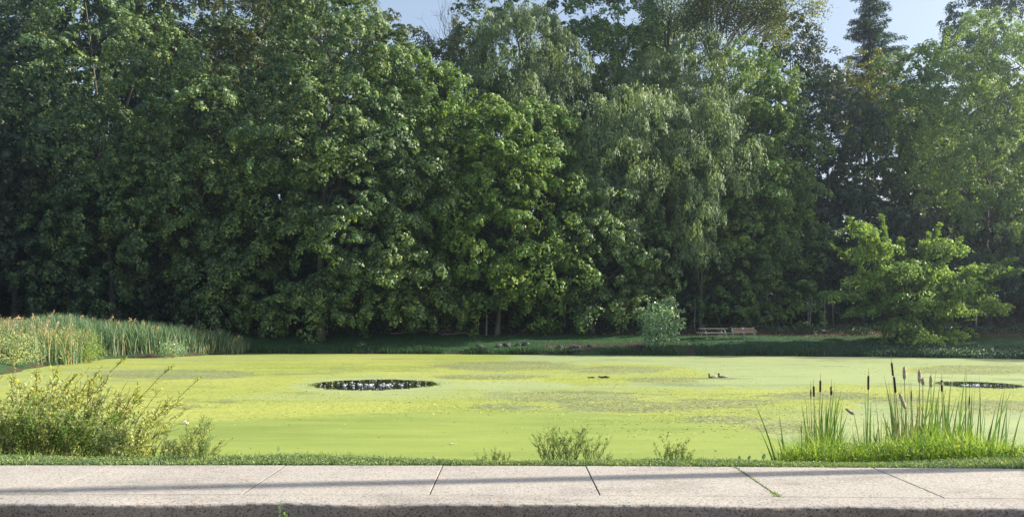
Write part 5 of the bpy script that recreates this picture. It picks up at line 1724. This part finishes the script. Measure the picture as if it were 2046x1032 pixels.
# ------------------------------------------------------------------ cattails
def blade_leaf(parent, b, e, w, mat, bend=(0, 0, 0), name="leaf"):
    b, e = np.array(b, float), np.array(e, float)
    n = 9
    pts = bez(b, (b + e) / 2 + np.array(bend), e, n)
    t = np.linspace(0, 1, n)
    ww = w * (1 - t ** 2.2) * .5 + .0006
    d = norm(e - b); a = random.uniform(-.9, .9)
    side = norm(np.cross(d, [math.sin(a), -math.cos(a), 0.0]))
    nn = np.cross(d, side)
    L_ = pts - side * ww[:, None] + nn * ww[:, None] * .3; R_ = pts + side * ww[:, None] + nn * ww[:, None] * .3
    V = np.stack([L_, pts, R_], 1).reshape(-1, 3)
    F = []
    for i in range(n - 1):
        F += [(i * 3, i * 3 + 1, i * 3 + 4, i * 3 + 3), (i * 3 + 1, i * 3 + 2, i * 3 + 5, i * 3 + 4)]
    return obj_me(name, mesh_np(name, V, np.array(F), mat, smooth=True), parent)


def head_mesh(L, R, style, r):
    """spindle with uneven surface, axis +Z, base at origin"""
    n, s = 14, 12
    VV, FF = [], []
    for i in range(n + 1):
        t = i / n
        rr_ = R * min(1, (t * 14) ** .5 if t < .08 else 1) * min(1, ((1 - t) * 14) ** .5)
        if style == 'fluff': rr_ = R * (math.sin(math.pi * min(.98, t * .92 + .06)) ** .55) * (1.0 + .1 * math.sin(t * 9))
        if style == 'thin': rr_ = R * math.sin(math.pi * (t * .9 + .07)) ** .7
        for j in range(s):
            a = j / s * 2 * math.pi
            k = rr_ * (1 + (r.normal(0, .14) if style == 'fluff' else r.normal(0, .02)))
            VV.append((k * math.cos(a), k * math.sin(a), L * t + (r.normal(0, .004) if style == 'fluff' else 0)))
    for i in range(n):
        for j in range(s):
            a, b = i * s + j, i * s + (j + 1) % s
            FF.append((a, b, b + s, a + s))
    return np.array(VV), np.array(FF)


def cattail(i, x, y, hp, style, bxp, D, label, nleaf=3, tiltdeg=0):
    """head centre at photo pixel (x, y), head height hp px; base at pixel column bxp"""
    r = np.random.default_rng(100 + i)
    X0 = (bxp - 1023) / K * D; z0 = max(tz1(X0, D), WATER)
    b = np.array([X0, D, z0])
    root = empty("cattail", tuple(b), label, "cattail", None)
    c = np.array(P(x, y, D)) - b
    L = hp / K * D
    hb = c - np.array([0, 0, L / 2])
    if tiltdeg: d = np.array([math.sin(math.radians(tiltdeg)), 0, math.cos(math.radians(tiltdeg))])
    else: d = norm(c - np.array([0, 0, 0]) + np.array([0, 0, .6]))
    hb = c - d * L / 2
    pts = bez((0, 0, -.1), hb * .5 - [hb[0] * .25, 0, 0], hb, 9)
    V, F = tubes([(pts, np.linspace(.0075, .004, 9))], 6)
    obj_me("stalk", mesh_np("stalk", V, F, M['green_stem'] if i % 3 else M['dry'], smooth=True), root)
    R = {'brown': .0128, 'fluff': .023, 'thin': .010, 'half': .014}[style]
    q = Vector(d).to_track_quat('Z', 'Y')
    hv, hf_ = head_mesh(L, R, 'fluff' if style == 'fluff' else 'thin' if style == 'thin' else 'brown', r)
    mat = M['fluff'] if style == 'fluff' else M['cattail_tan'] if style == 'thin' else M['cattail_head']
    ho = obj_me("seed_head", mesh_np("seed_head", hv, hf_, mat, smooth=style != 'fluff'), root)
    ho.location = hb; ho.rotation_mode = 'QUATERNION'; ho.rotation_quaternion = q
    if style == 'half':
        fv, ff = head_mesh(L * .5, .018, 'fluff', r)
        fo = obj_me("fluff_tuft", mesh_np("fluff_tuft", fv, ff, M['fluff']), root)
        fo.location = hb + d * L * .45; fo.rotation_mode = 'QUATERNION'; fo.rotation_quaternion = q
    if style in ('brown', 'half', 'thin'):
        e = hb + d * (L * 1.0)
        V, F = tubes([(np.array([e - d * .01, e + d * .05, e + d * .10]), [.003, .0025, .001])], 5)
        obj_me("spike", mesh_np("spike", V, F, M['dry']), root)
    for k in range(nleaf):
        h = np.linalg.norm(hb) * r.uniform(.65, 1.02)
        e = np.array([hb[0] * .6 + r.normal(0, .13), r.normal(0, .1), h])
        blade_leaf(root, (r.normal(0, .015), r.normal(0, .015), -.05), e, r.uniform(.010, .017), M['cattail_leaf'], (r.normal(0, .04), 0, .06))
    return root


CT = [(1639, 771, 24, 'brown', 1634, 9.9, "dark brown cattail, highest of the left cattail clump"),
      (1626, 781, 22, 'brown', 1630, 9.8, "dark brown cattail just left of the highest one in the left clump"),
      (1620, 785, 18, 'thin', 1624, 9.9, "slim tan cattail at the left of the left clump"),
      (1661, 780, 18, 'half', 1655, 9.8, "short brown cattail at the right of the left clump"),
      (1601, 857, 16, 'thin', 1603, 9.6, "tiny thin cattail low on the far left of the stand"),
      (1735, 764, 30, 'brown', 1732, 9.9, "lone tall dark cattail standing between the two clumps"),
      (1783, 737, 28, 'brown', 1798, 10.1, "dark cattail with its tip highest of all, leaning left"),
      (1788, 768, 34, 'brown', 1803, 9.9, "long dark brown cattail directly below the highest tip"),
      (1807, 745, 26, 'fluff', 1812, 10.2, "burst tan fluffy cattail right of the highest dark one"),
      (1837, 751, 26, 'fluff', 1838, 10.1, "burst tan cattail second from the left of the fluffy row"),
      (1860, 761, 24, 'fluff', 1862, 10.2, "burst tan cattail third from the left of the fluffy row"),
      (1882, 770, 24, 'half', 1885, 10.0, "brown cattail fraying to fluff right of the fluffy row"),
      (1803, 800, 34, 'fluff', 1815, 9.7, "ragged burst cattail low among the dead brown stalks"),
      (1844, 761, 14, 'fluff', 1842, 10.1, "small tuft of fluff beside the second fluffy cattail"),
      (1937, 799, 22, 'thin', 1930, 9.8, "rusty thin cattail standing alone near the right end"),
      (1698, 821, 20, 'fluff', 1728, 9.7, "tan fluffy cattail leaning left on a thin bent stalk"),
      (1821, 790, 26, 'thin', 1828, 9.8, "rusty thin cattail among the leaves right of the ragged one"),
      (1910, 846 + 20, 16, 'brown', 1909, 9.7, "low short brown cattail hidden among the leaves at right")]
for i, (x, y, hp, st, bx, D, lb) in enumerate(CT):
    cattail(i, x, y, hp, st, bx, D, lb, nleaf=3 if st != 'fluff' else 2, tiltdeg={15: -55, 12: -22, 6: -6, 7: -6}.get(i, 0))

# leaf-only shoots: explicit pixel base -> tip
SH = [(1625, 1612, 765), (1622, 1608, 775), (1632, 1645, 780), (1636, 1660, 790), (1640, 1682, 775), (1645, 1685, 792), (1650, 1668, 765), (1618, 1605, 830), (1655, 1686, 840), (1628, 1600, 800), (1640, 1652, 812), (1660, 1690, 850),
      (1733, 1728, 770), (1736, 1727, 765), (1738, 1740, 800), (1750, 1745, 830), (1760, 1775, 830), (1755, 1790, 845), (1800, 1766, 748), (1805, 1778, 790), (1812, 1776, 770), (1830, 1815, 752), (1835, 1862, 740), (1840, 1865, 790),
      (1850, 1870, 738), (1855, 1880, 752), (1860, 1890, 775), (1870, 1905, 740), (1880, 1902, 758), (1875, 1912, 790), (1890, 1920, 780), (1895, 1915, 800), (1900, 1925, 810), (1908, 1930, 735), (1930, 1931, 736), (1935, 1950, 755),
      (1940, 1942, 780), (1945, 1960, 790), (1950, 1970, 795), (1960, 1957, 750), (1965, 1990, 810), (1975, 2004, 775), (1985, 2008, 770), (2005, 2028, 762), (2012, 2010, 775), (2010, 2042, 818), (1990, 2015, 800), (1820, 1850, 830),
      (1825, 1808, 810), (1846, 1830, 800), (1868, 1858, 790), (1885, 1870, 800), (1848, 1885, 820), (1905, 1890, 815), (1925, 1915, 800), (1790, 1762, 815), (1560, 1505, 800), (1572, 1556, 825), (1795, 1775, 760), (1843, 1848, 742)]
DM = [(1800, 1790, 790), (1806, 1800, 760), (1810, 1770, 780), (1815, 1838, 830), (1808, 1785, 830), (1812, 1860, 850), (1802, 1815, 770), (1838, 1834, 780), (1842, 1850, 790), (1886, 1884, 780), (1906, 1896, 830), (1930, 1940, 820), (1630, 1620, 800), (1812, 1778, 850), (1640, 1636, 820)]


def shoots(lst, mat, label, group, name, w):
    lst = sorted(lst)
    for k in range(0, len(lst), 3):
        grp = lst[k:k + 3]
        D = 9.5 + random.random() * .6
        bx = grp[0][0]
        X0 = (bx - 1023) / K * D; b = np.array([X0, D, max(tz1(X0, D), WATER)])
        root = empty(name, tuple(b), label + ", " + ORD[k // 3] + " from the left", "reed", group)
        for (b0, tx, ty) in grp:
            e = np.array(P(tx, ty, D + random.uniform(-.15, .15))) - b
            s = np.array([(b0 - bx) / K * D, 0, -.05])
            blade_leaf(root, s, e, random.uniform(.7, 1.25) * w, M[mat], (-(e[0] - s[0]) * .18, 0, .06))
            e2 = s + (e - s) * random.uniform(.5, .85) + np.array([random.uniform(-.12, .12), 0, 0])
            blade_leaf(root, s, e2, random.uniform(.7, 1.1) * w, M[mat], (random.uniform(-.05, .05), 0, .04))


_r = random.Random(5)
for _ in range(60):                     # thicken the two clumps
    if _r.random() < .35: b0 = _r.gauss(1642, 18); ty = _r.uniform(775, 860)
    else: b0 = _r.uniform(1785, 1960); ty = _r.uniform(765, 855)
    SH.append((b0, b0 + _r.gauss(0, 22), ty))
for _ in range(52):
    b0 = _r.gauss(1812, 24) if _r.random() < .7 else _r.uniform(1620, 1950)
    DM.append((b0, b0 + _r.gauss(0, 26), _r.uniform(790, 860)))
shoots(SH, 'cattail_leaf', "green cattail leaves in the right stand", "leafy cattail shoots in the right stand", "cattail_shoot", .027)
shoots(DM, 'dry', "dead tan cattail leaves in the right stand", "dead cattail shoots in the right stand", "dead_cattail_shoot", .023)


# bright grass and weeds at the foot of the cattails
def foot():
    n = 8000
    x = rng.uniform(1545, 2060, n); D = rng.uniform(8.6, 10.2, n)
    x = np.where(x < 1600, 1600 - (1600 - x) * 1.3 * rng.random(n), x)
    X = (x - 1023) / K * D
    p = np.stack([X, D, np.maximum(tz(X, D), WATER)], -1)
    env = np.interp(x, [1545, 1600, 1650, 1700, 1740, 1785, 1830, 1900, 1990, 2020, 2060], [898, 876, 860, 876, 884, 866, 856, 856, 876, 888, 874])
    zt = CAM_Z + (HOR - env) / K * D
    h = np.clip((zt - p[:, 2]) * (.22 + 1.0 * rng.random(n) ** 1.7), .05, 1.3)
    V1 = blades(p, h, rng.uniform(.006, .012, n), rng.normal(0, .14, (n, 3)) * [1, 1, 0], .55)
    tag(obj_me("tall_grass", mesh_np("tall_grass", *V1, M['weed'])), "bright yellow green grass at the foot of the right cattails", "grass", kind='stuff')
    n = 9000
    x = rng.uniform(1560, 2060, n); D = rng.uniform(8.5, 9.8, n)
    X = (x - 1023) / K * D
    p = np.stack([X, D, tz(X, D)], -1)
    env = np.interp(x, [1545, 1600, 1700, 1760, 1830, 1900, 1990, 2060], [912, 898, 885, 885, 880, 878, 895, 900])
    zt = CAM_Z + (HOR - env) / K * D
    p[:, 2] += np.maximum(zt - p[:, 2], .03) * rng.random(n)
    V1 = leaves(p, rng.normal(0, 1, (n, 3)) + [0, 0, .3], rng.normal(0, 1, (n, 3)) + [0, 0, .8], rng.uniform(.03, .065, n), rng.uniform(.008, .018, n))
    tag(obj_me("low_weeds", mesh_np("low_weeds", *V1, M['weed'])), "tangle of small leaved weeds low among the right cattails", "weeds", kind='stuff')


foot()


# verge: short clover-like turf between path and pond
def verge():
    n = 34000
    X = rng.uniform(-8, 9, n); e = path_edge(X)
    D = e + .01 + rng.random(n) ** 1.0 * .6
    p = np.stack([X, D, tz(X, D)], -1)
    h = rng.uniform(.006, .032, n) * (1 + .6 * np.sin(X * 3.1) * np.sin(X * .9)) + .004
    V1 = blades(p, h * 1.0, .0085, rng.normal(0, .3, (n, 3)) * [1, 1, 0], .8)
    n2 = 26000
    X = rng.uniform(-8, 9, n2); e = path_edge(X)
    D = e - .035 * (1 + np.sin(X * 5.1) * np.sin(X * 13.7 + 1)) * rng.random(n2) + rng.random(n2) * .6
    p = np.stack([X, D, np.maximum(tz(X, D), .0) * 0 + np.where(D < e + .02, .006, tz(X, D)) + rng.uniform(.003, .035, n2)], -1)
    V2 = leaves(p, rng.normal(0, 1, (n2, 3)) * [1, 1, .4], rng.normal(0, .45, (n2, 3)) + [0, 0, 1], rng.uniform(.012, .026, n2), rng.uniform(.009, .016, n2))
    V, F = join([V1, V2])
    tag(obj_me("verge_grass", mesh_np("verge_grass", V, F, M['verge'])), "short clovery grass strip between the path and the pond", "grass", kind='stuff')
    # bank below the crest
    n = 14000
    X = rng.uniform(-9, 10, n); D = rng.uniform(8.7, 11.0, n)
    p = np.stack([X, D, tz(X, D)], -1)
    V1 = blades(p, rng.uniform(.03, .10, n) + np.clip(D - 9.1, 0, 1) * .12, .009, rng.normal(0, .2, (n, 3)) * [1, 1, 0], .6)
    tag(obj_me("bank_grass", mesh_np("bank_grass", *V1, M['weed'])), "rough grass on the slope down to the near shore", "grass", kind='stuff')
    # moss and sprouts in the path joints
    pos = []
    for xj, n, a, b in ((2.36, 260, .0, 1.0), (2.36, 160, -.02, .12), (0.785, 8, 0, 1), (3.80, 10, 0, .3)):
        t = rng.uniform(a, b, n)
        yf, yb = float(path_front(xj)), float(path_edge(xj))
        pos.append(np.stack([xj + rng.normal(0, .008 if b == 1.0 else .02, n), yf + (yb - yf) * t, rng.uniform(-.005, .006, n)], -1))
    p = np.concatenate(pos); n = len(p)
    V1 = leaves(p, rng.normal(0, 1, (n, 3)) + [0, 0, .4], rng.normal(0, .6, (n, 3)) + [0, 0, 1], rng.uniform(.010, .022, n), rng.uniform(.006, .012, n))
    tag(obj_me("joint_moss", mesh_np("joint_moss", *V1, M['verge'])), "moss and tiny sprouts growing in the path joints", "moss", kind='stuff')


verge()


def crack_weed():
    X = -1.983
    root = empty("weed", (X, 6.475, -.19), "leafy weed growing up the crack in the kerb face", "plant")
    ps = [(bez((0, -.01, 0), (.005, -.03, .1), (.015, -.005, .225), 8), np.linspace(.003, .0015, 8)), (bez((0, -.01, 0), (.03, -.05, .06), (.05, -.04, .10), 5), [.002] * 5)]
    V, F = tubes(ps, 4)
    obj_me("stem", mesh_np("stem", V, F, M['green_stem']), root)
    for k in range(20):
        t = .2 + .8 * k / 19
        big_leaf(root, (.015 * t, -.01 - .015 * (1 - t), .225 * t), .038 * random.uniform(.7, 1.2), .011, random.uniform(0, 6.28), math.radians(random.uniform(-60, 0)), M['verge'])
    for k in range(5):
        big_leaf(root, (.05, -.04, .09 + .01 * k), .04, .012, random.uniform(-1, 1), math.radians(random.uniform(-60, 30)), M['weed'])
    bx = (1592 - 1023) / K * 6.4
    root = empty("grass_tuft", (bx, 6.33, -.19), "little grass tuft at the foot of the kerb", "grass")
    p = np.zeros((26, 3)) + rng.normal(0, .012, (26, 3)) * [1, .3, 0]
    V, F = blades(p, rng.uniform(.05, .10, 26), .004, rng.normal(0, .4, (26, 3)) * [1, .4, 0], .4)
    obj_me("blades", mesh_np("blades", V, F, M['weed']), root)


crack_weed()


def path_litter():
    n = 150
    X = rng.uniform(-7, 7, n); t = rng.random(n) ** .6
    D = path_front(X) + (path_edge(X) - path_front(X)) * t
    p = np.stack([X, D, np.full(n, .006)], -1)
    V, F = leaves(p, rng.normal(0, 1, (n, 3)) * [1, 1, .1], rng.normal(0, .2, (n, 3)) + [0, 0, 1], rng.uniform(.006, .022, n), rng.uniform(.004, .010, n))
    tag(obj_me("path_litter", mesh_np("path_litter", V, F, M['brown_leaf'])), "small dry leaf scraps and grit scattered on the path", "leaf litter", kind='stuff')


path_litter()

# ------------------------------------------------------------------ ducks
def duck(x, y, head, label, face=-1, L=.46, dark=False, feeding=False):
    D = K * (CAM_Z - WATER) / (y - HOR)
    X = (x - 1023) / K * D
    root = empty("duck", (X, D, WATER), label, "duck", None, rz=math.radians(8))
    prof = [(-.5, .06, .10), (-.42, .10, .08), (-.30, .18, .05), (-.1, .23, .045), (.12, .22, .045), (.30, .17, .05), (.42, .10, .065), (.5, .03, .08)]
    s = 14; VV = []; FF = []
    for (t, r, zc) in prof:
        for j in range(s):
            a = 2 * math.pi * j / s
            VV.append((t * L * face * -1, r * L * .85 * math.cos(a), zc * L * 1.2 + r * L * .62 * math.sin(a)))
    n = len(prof)
    for i in range(n - 1):
        for j in range(s):
            a, b = i * s + j, i * s + (j + 1) % s
            FF.append((a, b, b + s, a + s))
    bm_ = 'duck_dark' if dark else 'duck_body'
    obj_me("body", mesh_np("body", np.array(VV), np.array(FF), M[bm_], smooth=True), root)
    f = face
    for sgn in (-1, 1):
        bm = bmesh.new(); bmesh.ops.create_uvsphere(bm, u_segments=12, v_segments=8, radius=1)
        bmesh.ops.scale(bm, vec=(.25 * L, .03 * L, .10 * L), verts=bm.verts[:])
        o = obj_bm("wing", bm, M[bm_ if dark else 'duck_wing'], root, True)
        o.location = (-f * .08 * L, sgn * .185 * L, .11 * L)
    if not feeding:
        hd = (f * .36 * L, 0, .10 * L); tp = (f * .40 * L, 0, .36 * L)
    else:
        hd = (f * .38 * L, 0, .09 * L); tp = (f * .58 * L, 0, .14 * L)
    V, F = tubes([(bez(hd, ((hd[0] + tp[0]) / 2 + f * .06 * L, 0, (hd[2] + tp[2]) / 2), tp, 6), np.linspace(.085, .06, 6) * L)], 10)
    obj_me("neck", mesh_np("neck", V, F, M['duck_head' if head else bm_], smooth=True), root)
    bm = bmesh.new(); bmesh.ops.create_uvsphere(bm, u_segments=12, v_segments=10, radius=.085 * L)
    bmesh.ops.scale(bm, vec=(1.2, .9, 1), verts=bm.verts[:])
    o = obj_bm("head", bm, M['duck_head' if head else bm_], root, True); o.location = (tp[0] + f * .02 * L, 0, tp[2])
    V, F = tubes([(np.array([(tp[0] + f * .08 * L, 0, tp[2]), (tp[0] + f * .15 * L, 0, tp[2] - .015 * L), (tp[0] + f * .21 * L, 0, tp[2] - .025 * L)]), np.array([.03, .028, .015]) * L)], 8)
    obj_me("bill", mesh_np("bill", V, F, M['duck_bill'], smooth=True), root)


duck(1425, 754.5, True, "left duck of the swimming pair left of the cattails, with a dark head")
duck(1445, 754, True, "right duck of the swimming pair, with paler flanks", L=.5)
duck(1183, 754.5, False, "small dark duck, left of the two feeding on the weed", dark=True, L=.3, feeding=True)
duck(1209, 754.5, False, "larger dark duck, right of the two feeding on the weed", dark=True, L=.46, feeding=True)


# litter on the weed
def litter():
    bm = bmesh.new()
    bmesh.ops.create_icosphere(bm, subdivisions=2, radius=.07)
    for v in bm.verts: v.co = Vector((v.co.x * random.uniform(.8, 1.3), v.co.y * random.uniform(.7, 1.2), v.co.z * random.uniform(.5, 1.0) + .03))
    D = K * 2.86 / (846 - HOR)
    o = obj_bm("litter", bm, M['white']); o.location = ((371 - 1023) / K * D, D, WATER)
    tag(o, "crumpled white scrap floating on the duckweed right of the left thicket", "litter")
    D = K * 2.86 / (887 - HOR)
    root = empty("feather", ((905 - 1023) / K * D, D, WATER + .01), "pale pinkish feather clump lying on the duckweed near the verge", "feather")
    for k in range(6):
        a = random.uniform(0, 6.3)
        big_leaf(root, (random.uniform(-.02, .02), random.uniform(-.03, .03), .01), random.uniform(.06, .10), .025, a, -.25, M['feather'])
    D = K * 2.86 / (803 - HOR)
    log_ = bmesh.new(); bmesh.ops.create_icosphere(log_, subdivisions=2, radius=1); bmesh.ops.scale(log_, vec=(.09, .05, .03), verts=log_.verts[:])
    o = obj_bm("turtle", log_, M['duck_dark'], None, True) if False else None
    for x, y, s in ((385, 708, .10),):
        D = K * 2.86 / (y - HOR)
        bm = bmesh.new(); bmesh.ops.create_icosphere(bm, subdivisions=2, radius=s); bmesh.ops.scale(bm, vec=(1, .6, .4), verts=bm.verts[:])
        o = obj_bm("litter", bm, M['white']); o.location = ((x - 1023) / K * D, D, WATER + .02)
        tag(o, "pale floating scrap by the foot of the reeds", "litter")


litter()


def pond_region(y0, y1):
    def f(n):
        D = rng.uniform(y0, y1, n * 2); X = rng.uniform(-.68, .68, n * 2) * D
        k = pond_sd(X, D) < -.3
        for (cx, cy), r in HOLES: k &= np.hypot(X - cx, D - cy) > r * 1.1
        return np.stack([X[k], D[k], np.full(k.sum(), WATER)], -1)[:n]
    return f


scatter_bits("floating_leaves", 260, M['brown_leaf'], pond_region(14, 30), .06, "scattered small dead leaves floating on the duckweed", "leaves")
scatter_bits("floating_petals", 900, M['plume'], pond_region(13, 30), .028, "tiny pale flecks floating on the duckweed", "flecks")

def fronds():
    """loose frond clumps lying proud on the matted parts, and drifting round the open holes"""
    n = 90000
    D = rng.uniform(17, 50, n); X = rng.uniform(-.68, .68, n) * D
    px = 1023 + K * X / D; py = HOR + K * 2.86 / D
    w = np.zeros(n)
    for x, y, rx, ry, a in [(1450, 825, 260, 36, .9), (1190, 750, 240, 16, .9), (1180, 795, 240, 18, .7), (1950, 738, 170, 9, .8), (1700, 790, 170, 16, .7), (1950, 805, 190, 26, .6), (650, 800, 420, 26, .35), (980, 815, 110, 9, .8), (620, 735, 330, 10, .25)]:
        w = np.maximum(w, a * np.exp(-((px - x) / rx) ** 2 - ((py - y) / ry) ** 2))
    w *= .5 + .9 * (np.sin(X * 1.3 + 2 * np.sin(D * .5)) * np.sin(D * 1.9 + X * .4) > -.1)
    k = (rng.random(n) < w) & (pond_sd(X, D) < -.4)
    for (cx, cy), r in HOLES: k &= np.hypot(X - cx, D - cy) > r * 1.04
    X, D = X[k], D[k]
    ex, ey = [X], [D]
    for (cx, cy), r in HOLES:
        m_ = int(420 * r); a = rng.uniform(0, 6.3, m_); q = r * (1 + rng.normal(0, .05, m_))
        st = np.abs(np.cos(a)) ** 6 * rng.exponential(.12, m_)
        ex.append(cx + q * np.cos(a) * (1 + st)); ey.append(cy + q * np.sin(a))
    X = np.concatenate(ex); D = np.concatenate(ey); n = len(X)
    p = np.stack([X, D, np.full(n, WATER + .004)], -1)
    V, F = leaves(p, rng.normal(0, 1, (n, 3)) * [1, 1, .25], rng.normal(0, .3, (n, 3)) + [0, 0, 1], rng.uniform(.03, .075, n), rng.uniform(.02, .05, n), tri=True)
    tag(obj_me("weed_fronds", mesh_np("weed_fronds", V, F, M['frond'])), "loose bright yellow green fronds lying on the matted parts of the duckweed", "duckweed", kind='stuff')


fronds()

# ------------------------------------------------------------------ pole out of the frame at right whose shadow falls along the path
def pole():
    root = empty("wooden_pole", (12.0, 8.66, 0), "tall wooden pole beside the path beyond the right edge of the photo", "pole")
    V, F = tubes([(np.array([(0, 0, -.3), (0, 0, 4), (0, 0, 12.5)]), [.14, .12, .09])], 12)
    obj_me("shaft", mesh_np("shaft", V, F, M['bark'], smooth=True), root)


pole()


def haze():
    m, nt, out = new_mat("haze")
    pv = nt.nodes.new("ShaderNodeVolumePrincipled")
    pv.inputs['Color'].default_value = (0.66, 0.82, 1.0, 1)
    pv.inputs['Density'].default_value = 0.0004
    pv.inputs['Anisotropy'].default_value = 0.6
    nt.links.new(pv.outputs[0], out.inputs['Volume'])
    bm = bmesh.new()
    bm_box(bm, (0, 600, 18), (2000, 2000, 48))
    o = obj_bm("haze", bm, m)
    tag(o, "thin bluish morning haze in the air over the pond", "haze", kind='stuff')


haze()
print("TRIS", sum(len(m_.loops) - 2 * len(m_.polygons) for m_ in bpy.data.meshes), "objects", len(bpy.data.objects))
